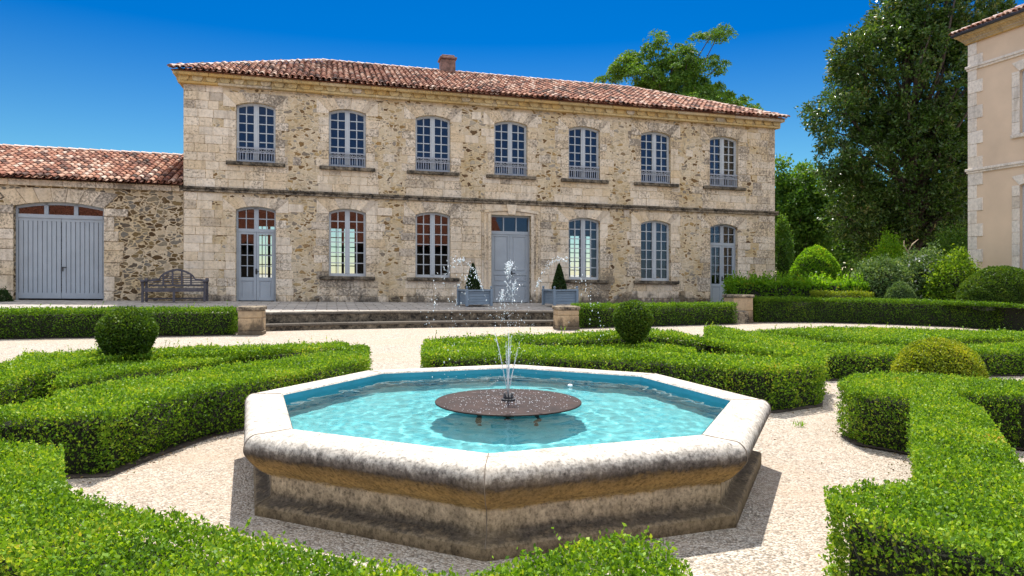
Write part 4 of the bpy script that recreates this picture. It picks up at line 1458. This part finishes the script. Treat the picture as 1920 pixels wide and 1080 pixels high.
def fountain_stone():
    t = NT('fountain_stone'); c = t.coord()
    big = t.noise(c, 1.6, 6, .65); fine = t.noise(c, 16, 8, .72); tiny = t.noise(c, 60, 5, .7)
    geo = t.n('ShaderNodeNewGeometry')
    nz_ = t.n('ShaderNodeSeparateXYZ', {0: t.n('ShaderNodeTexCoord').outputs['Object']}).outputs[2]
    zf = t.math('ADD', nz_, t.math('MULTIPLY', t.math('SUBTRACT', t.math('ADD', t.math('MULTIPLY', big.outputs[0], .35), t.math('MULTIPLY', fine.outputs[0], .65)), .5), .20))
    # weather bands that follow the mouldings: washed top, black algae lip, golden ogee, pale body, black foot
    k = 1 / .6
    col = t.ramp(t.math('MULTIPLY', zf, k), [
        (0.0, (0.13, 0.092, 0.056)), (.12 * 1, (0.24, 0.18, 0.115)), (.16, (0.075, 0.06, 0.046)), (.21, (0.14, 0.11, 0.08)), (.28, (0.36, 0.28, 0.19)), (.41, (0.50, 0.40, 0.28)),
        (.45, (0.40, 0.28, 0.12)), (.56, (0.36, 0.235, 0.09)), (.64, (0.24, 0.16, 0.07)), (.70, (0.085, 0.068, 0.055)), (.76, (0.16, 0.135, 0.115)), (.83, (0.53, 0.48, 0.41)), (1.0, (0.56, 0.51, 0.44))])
    mid = t.noise(t.coord((1, 1, .55)), 7, 9, .74)
    col = t.mix(.65, col, t.ramp(mid.outputs[0], [(.33, .38), (.5, .95), (.7, 1.2)]), 'MULTIPLY')
    grit = t.noise(t.coord((1, 1, .8)), 48, 6, .7)
    col = t.mix(.9, col, t.ramp(grit.outputs[0], [(.34, .35), (.5, 1.0), (.66, 1.3)]), 'MULTIPLY')
    mot = t.ramp(fine.outputs[0], [(.3, .62), (.55, 1.02), (.75, 1.15)])
    col = t.mix(.8, col, mot, 'MULTIPLY')
    col = t.mix(t.ramp(tiny.outputs[0], [(.63, 0), (.70, .7)]), col, (.06, .05, .04))
    col = t.mix(t.ramp(big.outputs[0], [(.52, 0), (.85, .4)]), col, (.34, .24, .12))
    t.pbr(col, .9, t.bump(t.math('ADD', fine.outputs[0], t.math('MULTIPLY', tiny.outputs[0], .4)), .4, .012), **{'Specular IOR Level': .2})
    return t.mat


M['fstone'] = fountain_stone()
prof = [(RI_, -.12), (RI_, .525), (RI_ + .015, .54), (2.19, .538)]
for k in range(1, 17):
    a = pi / 2 - k * (pi * .60) / 16
    prof.append((2.19 + .09 * cos(a), .449 + .09 * sin(a)))
prof += [(2.262, .40), (2.244, .375), (2.222, .35), (2.198, .325), (2.174, .302), (2.15, .284), (2.128, .272), (2.12, .262), (2.098, .258), (2.095, .25), (2.095, .12), (2.11, .105), (2.19, .085), (2.205, .07), (2.205, -.08)]
b = octagon(prof)
b.build('basin', M['fstone'], fo)
# joints of the eight stones
M['joint'] = m_plain('mortar_joint', (0.2, 0.16, 0.12), .95)
for k in range(8):
    b = MB()
    a = ROT + k * pi / 4
    d = Vector((cos(a), sin(a), 0))
    b.tube([d * (r + .0015) + Vector((0, 0, z + .0015)) for r, z in prof[2:-1]], .003, 4)
    b.build('joint', M['joint'], fo)

b = octagon([(RI_ - .003, .527), (RI_ - .003, -.10)]); lining = b.build('basin_lining', M['pool_wall'], fo)
b = octagon([(RI_ - .003, -.10), (.001, -.102)]); floor_o = b.build('basin_floor', M['pool'], fo)
for o_ in (lining, floor_o): o_.cycles.is_caustics_receiver = True
# round steel plate on its stand
PC = Vector((.035, .0, 0))
rust = m_plain('rusted_steel', (0.030, 0.016, 0.012), .6, .5, 7, .3, **{'Specular IOR Level': .18})
b = MB(); b.sm = False
b.lathe([(.05, .505), (.625, .505), (.632, .502), (.632, .493), (.625, .490), (.05, .490)], 72, closed=True, c=PC); b.build('plate', rust, fo)
b = MB()
b.lathe([(.05, -.10), (.05, .490)], 14, c=PC)
for k in range(4):
    a = pi / 4 + k * pi / 2
    b.tube([PC + Vector((.34 * cos(a), .34 * sin(a), -.10)), PC + Vector((.34 * cos(a), .34 * sin(a), .490))], .022, 8)
    b.tube([PC + Vector((0, 0, .33)), PC + Vector((.34 * cos(a), .34 * sin(a), .33))], .02, 6)
b.build('stand', rust, fo)
b = MB(); b.lathe([(.062, .506), (.062, .521), (.045, .526), (.045, .541), (.03, .551), (.001, .551)], 16, c=PC)
for k in range(8):
    a = k * pi / 4; b.tube([PC + Vector((.032 * cos(a), .032 * sin(a), .521)), PC + Vector((.037 * cos(a), .037 * sin(a), .566))], .007, 6)
b.build('nozzle', M['iron'], fo)
# water sheet with real ripples
WZ = .482
b = MB(); b.sm = True
nr, na = 100, 288
vs = [(0, 0, WZ)]
for i in range(1, nr + 1):
    for j in range(na):
        a = ROT + 2 * pi * j / na
        loc = (a - ROT) % (pi / 4) - pi / 8
        R_ = (RI_ - .006) * cos(pi / 8) / cos(loc)
        r = R_ * i / nr
        x, y = r * cos(a), r * sin(a)
        dd = sqrt((x - .035) ** 2 + y * y)
        q = Vector((x, y, 0))
        z = WZ + .0016 * sin(30 * dd) * math.exp(-((dd - .7) / .6) ** 2) + .0030 * mnoise.noise(q * 7.0) + .0020 * mnoise.noise(q * 15.0 + Vector((3, 7, 1)))
        vs.append((x, y, z))
fs = [(0, 1 + j, 1 + (j + 1) % na) for j in range(na)]
for i in range(nr - 1):
    for j in range(na):
        p = 1 + i * na + j; q = 1 + i * na + (j + 1) % na
        fs.append((p, p + na, q + na, q))
b.add(vs, fs)
wo = b.build('water', m_water('water'))
wo.location = FC; wo.rotation_euler = (0, .006, 0)
tag(wo, kind='structure'); wo.cycles.is_caustics_caster = True
# floating dispenser
fl = at(1069, 733, 7.1); fl.z = FC.z + WZ
b = MB(); b.sm = True; b.lathe([(.001, .016), (.015, .014), (.025, .006), (.026, 0), (.02, -.01), (.001, -.015)], 16)
o = b.build('pool_float', M['white']); o.location = fl
tag(o, 'small white float on the pool water behind the round plate', 'float')


# spray: strings of drops thrown up by the nozzle
def spray():
    NZ = FC + PC + Vector((0, 0, .551))
    rr = random.Random(21)
    pts = []
    g9 = 9.81

    def jet(vx, vy, vz, n, t0, t1, sp, smin, smax):
        for _ in range(n):
            t = rr.uniform(t0, t1)
            k = sp * (t / .5)
            p = NZ + Vector((vx * t + rr.gauss(0, k), vy * t + rr.gauss(0, k), vz * t - .5 * g9 * t * t + rr.gauss(0, k * .8)))
            if p.z < FC.z + .5: continue
            pts.append((p, rr.uniform(smin, smax), rr.uniform(1, 2.2)))
    # a crown of single jets; each starts as a thread and breaks into drops
    strands = [(-.84, -.05, 4.80), (.92, -.1, 4.82), (0, -.72, 4.70), (.05, .75, 4.75), (.14, .5, 4.35), (-.12, -.42, 4.2)]
    for vx, vy, vz in strands:
        kq = 1.0 if abs(vx) > .3 else .5
        jet(vx, vy, vz, int(40 * kq), .05, .30, .006, .002, .0045)
        jet(vx, vy, vz, int(95 * kq), .26, .56, .014, .0028, .0062)
        jet(vx, vy, vz, int(72 * kq), .50, .88, .024, .0025, .006)
    jet(-.62, -.05, 4.55, 90, .45, .9, .03, .003, .006)
    jet(0, 0, 4.72, 50, .34, .62, .020, .003, .0065)
    jet(0, 0, 4.2, 50, .3, .8, .045, .002, .0045)
    # stray drops falling round the plate
    for _ in range(240):
        a = rr.uniform(0, 2 * pi); r = abs(rr.gauss(0, .3))
        pts.append((NZ + Vector((r * cos(a), r * sin(a), rr.uniform(0, .75))), rr.uniform(.0015, .0038), 1.4))
    for _ in range(420):
        a = rr.uniform(0, 2 * pi); r = rr.uniform(.05, .6)
        pts.append((FC + PC + Vector((r * cos(a), r * sin(a), .507)), rr.uniform(.003, .008), .4))
    ico = [(0, 0, 1), (.894, 0, .447), (.276, .851, .447), (-.724, .526, .447), (-.724, -.526, .447), (.276, -.851, .447), (.724, .526, -.447), (-.276, .851, -.447), (-.894, 0, -.447), (-.276, -.851, -.447), (.724, -.526, -.447), (0, 0, -1)]
    tri = [(0, 1, 2), (0, 2, 3), (0, 3, 4), (0, 4, 5), (0, 5, 1), (1, 6, 2), (2, 7, 3), (3, 8, 4), (4, 9, 5), (5, 10, 1), (2, 6, 7), (3, 7, 8), (4, 8, 9), (5, 9, 10), (1, 10, 6), (11, 7, 6), (11, 8, 7), (11, 9, 8), (11, 10, 9), (11, 6, 10)]
    b = MB(); b.sm = True
    for p, s, el in pts:
        s *= .8
        b.add([(p.x + x * s, p.y + y * s, p.z + z * s * el) for x, y, z in ico], tri)
    # unbroken threads close to the nozzle
    for vx, vy, vz in strands:
        for q in range(2):
            t1 = rr.uniform(.08, .15); ex = rr.uniform(-.07, .07)
            tr = [NZ + Vector(((vx + ex) * t, vy * t, vz * t - .5 * g9 * t * t)) for t in np.linspace(0, t1, 6)]
            b.tube(tr, [.0032, .003, .0026, .0026, .002, .0008], 5)
    t = NT('water_drops')
    t.pbr((.92, .95, .97), .08, **{'Transmission Weight': .35, 'IOR': 1.33, 'Specular IOR Level': .8})
    o = b.build('fountain_spray', t.mat)
    tag(o, 'white spray of water drops rising above the round plate', 'water spray', kind='stuff')


spray()

# ------------------------------------------------------------------ box hedges of the parterre
G_BOX = 'low box hedges of the parterre'


def traced(pix, z0):
    return [on_ground(x, y, z0) for x, y in pix]


def th(name, pix, z0, L, label, mat='box', **kw):
    return hedge(name, traced(pix, z0), z0, L, M[mat], label, group=kw.pop('group', G_BOX), **kw)


# near left
th('box_hedge', [(-420, 822), (0, 829), (119, 834), (122, 902), (138, 920), (208, 941), (319, 958), (417, 983), (514, 1010), (620, 1035), (712, 1054), (800, 1066), (900, 1072), (960, 1130), (520, 1190), (150, 1100), (0, 1045), (-420, 960)],
   .5, .021, 'nearest box hedge along the bottom left corner', sprigs=30, rough=.025, cover=2.1)
th('box_hedge', [(880, 1085), (940, 1050), (989, 1036), (1040, 1026), (1094, 1013), (1149, 1004), (1203, 1009), (1250, 1026), (1292, 1056), (1310, 1110), (1200, 1140), (940, 1140)],
   .55, .021, 'end of the nearest box hedge below the middle of the fountain', sprigs=30, rough=.03, cover=2.1)
# left bed
th('box_hedge', [(694, 652), (690, 671), (600, 690), (500, 707), (400, 723), (300, 746), (205, 773), (100, 776), (0, 779), (-300, 790), (-300, 765), (0, 758), (80, 752), (115, 730), (300, 703), (480, 679), (640, 655), (668, 646)],
   .5, .026, 'box hedge forming the near side of the left bed', sprigs=14, rough=.03)
th('box_hedge', [(660, 645), (640, 640), (480, 647), (350, 650), (187, 655), (50, 664), (0, 682), (-160, 722), (-160, 752), (0, 713), (57, 698), (150, 677), (230, 667), (350, 661), (480, 656), (600, 651), (640, 651)],
   .5, .030, 'box hedge forming the far side of the left bed', sprigs=14, rough=.03)
th('box_infill', [(590, 652), (480, 657), (350, 663), (230, 670), (160, 680), (112, 698), (102, 714), (200, 699), (300, 686), (480, 664), (600, 653)],
   .42, .028, 'low flat box planting under the ball in the left bed', sprigs=8)
# middle bed behind the fountain
th('box_hedge', [(790, 645), (790, 665), (900, 664), (1060, 665), (1239, 672), (1360, 684), (1455, 688), (1546, 680), (1543, 661), (1475, 671), (1325, 663), (1200, 656), (1060, 650), (900, 645)],
   .55, .033, 'box hedge directly behind the fountain, near side of the middle bed', sprigs=8, rough=.03)
th('box_hedge', [(792, 637), (900, 631), (1060, 624), (1221, 617), (1300, 627), (1400, 643), (1470, 654), (1541, 659), (1467, 660), (1400, 650), (1329, 635), (1221, 624), (1060, 632), (900, 639), (800, 642)],
   .55, .040, 'box hedge forming the far side of the middle bed', sprigs=6, rough=.03)
th('box_infill', [(830, 645), (1060, 637), (1221, 633), (1312, 650), (1300, 658), (1200, 655), (1060, 650), (900, 649)],
   .36, .036, 'low flat box planting under the ball in the middle bed', sprigs=6)
# right far bed
th('box_hedge', [(1320, 612), (1322, 624), (1400, 638), (1480, 651), (1546, 660), (1690, 660), (1830, 656), (1930, 655), (2150, 655), (2150, 643), (1920, 644), (1830, 646), (1690, 650), (1553, 642), (1480, 632), (1400, 620), (1340, 611)],
   .45, .036, 'box hedge forming the near side of the far right bed', sprigs=6, rough=.03)
th('box_infill', [(1410, 619), (1560, 613), (1700, 616), (1930, 622), (2150, 630), (2150, 640), (1930, 632), (1817, 631), (1692, 639), (1553, 630), (1440, 620)],
   .40, .04, 'low flat box planting filling the far right bed', sprigs=5)
# right near bed
th('box_hedge', [(1567, 716), (1606, 702), (1711, 699), (1920, 714), (2150, 733), (2150, 758), (1920, 737), (1770, 730), (1840, 762), (1874, 808), (1920, 872), (1985, 965), (2050, 985), (2250, 1040), (2250, 1160), (1920, 1058), (1730, 1000), (1549, 945),
                 (1545, 917), (1600, 911), (1690, 899), (1716, 888), (1712, 840), (1708, 790), (1706, 742), (1600, 729)],
   .55, .023, 'curving box hedge in the bottom right corner beside the fountain', sprigs=18, rough=.03, cover=2.05)
# clipped balls
bowl = lambda t: np.clip(.72 + .42 * t, .6, 1.0)
G_BALL = 'clipped box balls'
Yb = 9.3; k = Yb / FPX
p = at(238, 631, Yb)
shrub('box_ball', p, (54 * k, 54 * k, 55 * k), .032, M['ball'], 'clipped box ball standing in the left bed', 'topiary', G_BALL, shape=bowl, rough=.05)
Yb = 12.4; k = Yb / FPX
p = at(1187, 604, Yb)
shrub('box_ball', p, (39 * k, 39 * k, 41 * k), .036, M['ball'], 'clipped box ball standing in the middle bed behind the fountain', 'topiary', G_BALL, shape=bowl, rough=.03)
Yb = 9.4; k = Yb / FPX
p = at(1759, 690, Yb)
shrub('box_dome', (p.x, p.y, gz(p.x) + .25), (80 * k, 78 * k, .57), .03, M['yellow'], 'yellow green clipped dome between the two right beds', 'topiary', None, rough=.03, zmin=gz(p.x))

# straight hedges of the outer ring
G_OUT = 'tall clipped hedges round the garden'


def ring(pix, thick, h_, L, label, mat='box_far', **kw):
    f = [on_ground(x, y) for x, y in pix]
    bk = [(q.x * 1.0 - thick * sin(HA), q.y + thick) for q in f]
    return hedge('clipped_hedge', [(q.x, q.y) for q in f] + bk[::-1], h_, L, M[mat], label, group=G_OUT, **kw)


ring([(-220, 643), (0, 637), (220, 633), (441, 629)], .75, .66, .045, 'clipped hedge on the left before the plank doors and bench', sprigs=2, rough=.03)
ring([(1086, 616), (1240, 612), (1384, 608)], .75, .70, .05, 'clipped hedge on the right between the two stone pillars', sprigs=2, rough=.03)
ring([(1416, 605), (1530, 605), (1650, 608), (1780, 613), (1920, 622), (2120, 640)], .9, .87, .05, 'long clipped hedge at the right edge of the garden', sprigs=2, rough=.03)

# soil under the hedges
b = MB()
for i, pts in enumerate([s for s in SOIL if s]):
    cx = sum(p[0] for p in pts) / len(pts); cy = sum(p[1] for p in pts) / len(pts)
    n = len(pts); out = []
    for j in range(n):
        p0 = np.array(pts[j - 1]); p1 = np.array(pts[j]); p2 = np.array(pts[(j + 1) % n])
        e1 = (p1 - p0) / max(np.linalg.norm(p1 - p0), 1e-6); e2 = (p2 - p1) / max(np.linalg.norm(p2 - p1), 1e-6)
        m = np.array([e1[1] + e2[1], -e1[0] - e2[0]]); l = np.linalg.norm(m); m = m / l if l > 1e-3 else m
        q = p1 + m * random.uniform(-.04, .015); out.append((q[0], q[1], gz(q[0]) + .004 + .0015 * i))
    b.add(out, [list(range(n))])
tag(b.build('hedge_soil', M['soil']), kind='structure')

# dry leaves blown against the hedges, a few weeds in the gravel
C_ = []
for pts in [p for p in SOIL if p]:
    n = len(pts)
    for i in range(n):
        a = np.array(pts[i]); c_ = np.array(pts[(i + 1) % n]); ln = np.linalg.norm(c_ - a)
        if ln < .05 or a[1] > 14: continue
        e = (c_ - a) / ln; nr = np.array([e[1], -e[0]])
        for _ in range(int(ln * 26)):
            p = a + e * random.uniform(0, ln) + nr * abs(random.gauss(0, .10)); C_.append((p[0], p[1], gz(p[0]) + .012))
for _ in range(220):
    p = (random.uniform(-4.5, 4.5), random.uniform(2.6, 9)); C_.append((p[0], p[1], gz(p[0]) + .008))
C_ = np.array(C_); keep = np.hypot(C_[:, 0] - fx, C_[:, 1] - fy) > 2.35; C_ = C_[keep]
Ax = rng.normal(size=C_.shape); Ax[:, 2] *= .15
V = leaves(C_, Ax, rng.uniform(.010, .026, len(C_)), .6, flat=np.array([0, 0, 1.0]))
M['litter'] = m_leaf('dry_leaves', [(0, (.10, .06, .03)), (.5, (.22, .14, .06)), (.8, (.16, .17, .05)), (1, (.34, .26, .14))], .1, .7)
tag(mesh_arrays('fallen_leaves', V, np.arange(len(V)).reshape(-1, 4), [M['litter']]), kind='stuff')
for k, (px, py, lab) in enumerate(((252, 842, 'small grass tuft at the foot of the left hedge'), (1500, 800, 'small grass tuft at the foot of the right hedge'), (668, 905, 'tiny weed in the gravel by the fountain shadow'))[:2]):
    q = on_ground(px, py); n_ = 34
    Cq = np.tile(np.array([[q.x, q.y, q.z + .03]]), (n_, 1)) + rng.normal(size=(n_, 3)) * np.array([.03, .02, .008])
    Aq = rng.normal(size=(n_, 3)) * .55 + np.array([0, 0, .8])
    V = leaves(Cq, Aq, rng.uniform(.05, .10, n_), .10)
    tag(mesh_arrays('grass_tuft', V, np.arange(len(V)).reshape(-1, 4), [M['bright']]), lab, 'weed', 'weeds in the gravel')

# ------------------------------------------------------------------ shrubs on the right
def bush(px, py, Y, rx, ry, L, mat, label, name='shrub', **kw):
    k = Y / FPX
    p = at(px, py, Y)
    zt = p.z + ry * k; zg = gz(p.x) + kw.pop('lift', 0.0)
    rz = max(ry * k, (zt - zg) * .62); p.z = zt - rz
    return shrub(name, p, (rx * k, rx * k * kw.pop('dy', .9), rz), L, M[mat], label, 'shrub', zmin=zg, **kw)


bush(1529, 500, 29.5, 48, 37, .07, 'bright', 'round clipped green bush right of the house corner', rough=.04)
bush(1468, 478, 31.5, 20, 66, .09, 'wood_green', 'narrow dark climber beside the right corner of the house', name='climbing_shrub', rough=.12, loose=.05)
for i, (x, r) in enumerate(((1392, 26), (1430, 24), (1470, 25), (1510, 24), (1550, 25), (1592, 26), (1622, 16))):
    pass
f = [at(x, 556, 26.6) for x in (1372, 1480, 1560, 1630)]
hedge('leafy_hedge', [(q.x, q.y) for q in f] + [(q.x, q.y + 1.0) for q in f[::-1]], 1.45, .10, M['bright'], 'loose bright green hedge before the right corner of the house', sprigs=30, rough=.12, group=None, cover=3.4)
f = [at(x, 556, 25.6) for x in (1530, 1640)]
hedge('golden_hedge', [(q.x, q.y) for q in f] + [(q.x, q.y + .6) for q in f[::-1]], 1.1, .05, M['yellow'], 'low golden hedge just behind the long clipped hedge', sprigs=6, rough=.04, group=None)
bush(1652, 524, 27.5, 55, 38, .10, 'greygreen', 'rounded grey green shrub in front of the magnolia', rough=.12, loose=.035)
bush(1730, 520, 27.6, 46, 45, .10, 'greygreen', 'loose pale shrub with white flowers, right of the rounded grey green shrub', rough=.2, loose=.09, flowers=60)
bush(1792, 520, 26.5, 48, 40, .10, 'fresh', 'rounded fresh green shrub behind the dark clipped mound', rough=.16, loose=.07)
bush(1688, 547, 25.9, 29, 17, .045, 'greygreen', 'small pale grey shrub just behind the long clipped hedge', rough=.06)
bush(1878, 537, 24.6, 74, 38, .05, 'ball', 'dark clipped mound below the stucco house', rough=.03)
bush(1668, 480, 33, 38, 26, .09, 'bright', 'light green bush under the magnolia', rough=.2, loose=.1)
bush(1790, 470, 33, 42, 30, .10, 'wood_green', 'leafy bush at the foot of the magnolia, beside the stucco house', rough=.2, loose=.1)
bush(6, 566, 22.0, 17, 22, .06, 'cone', 'dark plant at the left edge against the plank doors', rough=.12, loose=.05)
# pale bare branch
b = MB(); q = at(1700, 500, 29.5)
b.tube([q, q + Vector((.12, 0, .35)), q + Vector((.05, 0, .62)), q + Vector((.3, .1, .95)), q + Vector((.55, .1, 1.15))], [.045, .04, .035, .025, .012], 6)
b.tube([q + Vector((.05, 0, .62)), q + Vector((-.12, 0, .9)), q + Vector((-.05, .1, 1.1))], [.03, .02, .01], 6)
o = b.build('dead_branch', M['twig_pale']); tag(o, 'pale bare branch between the rounded grey shrubs', 'branch')

# ------------------------------------------------------------------ trees
def lobe(px, py, rx, ry, Y, deep=1.0):
    k = Y / FPX; p = at(px, py, Y)
    return (p.x, p.y, p.z, rx * k, rx * k * deep, ry * k)


Y = 38.0
ml = [lobe(1690, 330, 130, 150, Y, .9), lobe(1700, 150, 140, 130, Y, .9), lobe(1760, 40, 130, 90, Y, .9), lobe(1585, 215, 75, 60, Y - 1, .8), lobe(1560, 300, 40, 45, Y - 1.5), lobe(1615, 110, 62, 55, Y - .5),
      lobe(1600, 380, 60, 75, Y - 1), lobe(1790, 320, 90, 150, Y + 1), lobe(1690, 45, 60, 45, Y), lobe(1525, 215, 28, 16, Y - 1.5), lobe(1850, 90, 80, 70, Y + 1), lobe(1770, -70, 110, 60, Y), lobe(1830, 250, 75, 120, Y + 2), lobe(1825, 400, 70, 90, Y + 2), lobe(1640, 430, 60, 60, Y)]
base = at(1715, 514, Y); base.z = gz(base.x)
tree('magnolia_tree', 'huge dark glossy magnolia filling the gap between the two houses', base, ml, 5000, 32, .42, .215, M['magnolia'], trunk_r=.42, wr=.42, squash=.85, limbs=120, shell=.45)
Y = 47.0
al = [lobe(1290, 115, 55, 22, Y), lobe(1245, 85, 30, 18, Y), lobe(1320, 72, 26, 14, Y), lobe(1352, 58, 22, 11, Y), lobe(1180, 122, 42, 18, Y), lobe(1230, 140, 75, 22, Y), lobe(1140, 142, 18, 12, Y), lobe(1200, 100, 30, 14, Y),
      lobe(1305, 150, 60, 22, Y), lobe(1335, 165, 40, 18, Y), lobe(1365, 188, 26, 12, Y), lobe(1250, 170, 70, 30, Y), lobe(1238, 62, 16, 8, Y), lobe(1335, 120, 28, 9, Y), lobe(1100, 153, 18, 7, Y), lobe(1290, 210, 120, 40, Y)]
base = at(1265, 514, Y); base.z = gz(base.x)
tree('acacia_tree', 'feathery light green tree rising behind the house roof', base, al, 420, 110, .66, .23, M['acacia'], trunk_r=.3, wr=.34, squash=.35, limbs=60, droop=.5, shell=.2)
Y = 44.0
wl = [lobe(1490, 370, 45, 60, Y), lobe(1475, 420, 55, 70, Y), lobe(1530, 430, 45, 70, Y), lobe(1470, 330, 22, 30, Y), lobe(1520, 350, 25, 30, Y)]
base = at(1495, 514, Y); base.z = gz(base.x)
tree('broadleaf_tree', 'mid green tree between the house corner and the magnolia', base, wl, 300, 70, .75, .24, M['wood_green'], trunk_r=.25, limbs=30, squash=.7, shell=.2)
Y = 52.0
wl = [lobe(1560, 400, 90, 110, Y), lobe(1660, 430, 120, 80, Y), lobe(1780, 430, 110, 90, Y), lobe(1600, 480, 150, 40, Y)]
base = at(1640, 514, Y); base.z = gz(base.x)
tree('background_tree', 'shaded spreading tree seen beneath the magnolia', base, wl, 480, 70, 1.0, .34, M['wood_green'], trunk_r=.3, limbs=30, shell=.1)

# ------------------------------------------------------------------ light, sky, camera
SUN_EL, SUN_AZ = radians(62), radians(0)
sl = bpy.data.lights.new('sun', 'SUN'); sl.energy = 2.0; sl.angle = radians(.53); sl.color = (1.0, .95, .87); sl.cycles.is_caustics_light = True
so = bpy.data.objects.new('sun', sl); COL.objects.link(so)
so.rotation_euler = (-(pi / 2 - SUN_EL), 0, -SUN_AZ)
so.location = (0, 10, 30)
w = bpy.data.worlds.new('World'); scene.world = w; w.use_nodes = True
nt = w.node_tree; nt.nodes.clear()
out = nt.nodes.new('ShaderNodeOutputWorld'); bg = nt.nodes.new('ShaderNodeBackground')
sky = nt.nodes.new('ShaderNodeTexSky'); sky.sky_type = 'NISHITA'; sky.sun_disc = False
sky.sun_elevation = SUN_EL; sky.sun_rotation = SUN_AZ; sky.altitude = 300; sky.air_density = 1.0; sky.dust_density = 0.2; sky.ozone_density = 3.0
# deep polarised blue on the sunward side, brighter and warmer behind as added fill for the shaded house front
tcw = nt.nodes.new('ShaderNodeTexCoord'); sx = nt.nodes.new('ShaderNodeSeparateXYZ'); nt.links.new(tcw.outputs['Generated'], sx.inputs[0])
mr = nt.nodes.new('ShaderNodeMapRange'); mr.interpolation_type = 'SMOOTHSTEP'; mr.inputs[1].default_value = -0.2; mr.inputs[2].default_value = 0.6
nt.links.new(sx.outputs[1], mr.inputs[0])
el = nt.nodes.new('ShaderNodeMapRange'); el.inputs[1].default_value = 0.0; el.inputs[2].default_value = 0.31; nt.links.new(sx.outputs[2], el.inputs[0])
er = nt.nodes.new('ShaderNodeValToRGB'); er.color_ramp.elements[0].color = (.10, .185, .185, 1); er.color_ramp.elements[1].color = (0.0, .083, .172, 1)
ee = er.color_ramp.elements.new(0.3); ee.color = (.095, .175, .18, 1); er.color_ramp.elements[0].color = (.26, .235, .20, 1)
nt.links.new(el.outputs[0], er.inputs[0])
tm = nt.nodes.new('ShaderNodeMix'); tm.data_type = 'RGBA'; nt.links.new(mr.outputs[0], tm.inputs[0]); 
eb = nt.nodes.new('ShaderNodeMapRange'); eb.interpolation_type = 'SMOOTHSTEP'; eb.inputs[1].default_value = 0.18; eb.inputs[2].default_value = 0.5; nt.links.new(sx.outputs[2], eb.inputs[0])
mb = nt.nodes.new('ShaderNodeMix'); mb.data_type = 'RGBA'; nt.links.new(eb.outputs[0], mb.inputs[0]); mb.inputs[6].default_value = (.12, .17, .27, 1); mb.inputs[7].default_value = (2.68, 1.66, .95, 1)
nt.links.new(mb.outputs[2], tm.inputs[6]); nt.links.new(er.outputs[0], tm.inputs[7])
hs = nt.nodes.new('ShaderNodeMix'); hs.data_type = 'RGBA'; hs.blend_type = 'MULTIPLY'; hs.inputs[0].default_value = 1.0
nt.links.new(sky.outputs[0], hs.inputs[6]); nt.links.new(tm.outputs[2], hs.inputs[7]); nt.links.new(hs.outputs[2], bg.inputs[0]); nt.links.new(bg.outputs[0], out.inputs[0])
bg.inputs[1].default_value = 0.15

cam = bpy.data.cameras.new('camera'); co = bpy.data.objects.new('camera', cam); COL.objects.link(co)
cam.sensor_width = 36; cam.lens = FPX / 1920 * 36; cam.shift_y = (HOR - 540) / 1920
cam.clip_start = .05; cam.clip_end = 3000
co.location = (0, 0, EYE); co.rotation_euler = (pi / 2, 0, 0)
scene.camera = co
scene.view_settings.view_transform = 'Standard'; scene.view_settings.look = 'None'; scene.view_settings.gamma = 1; scene.view_settings.exposure = 2.05
scene.render.engine = 'CYCLES'
scene.cycles.max_bounces = 8; scene.cycles.diffuse_bounces = 4; scene.cycles.transparent_max_bounces = 16
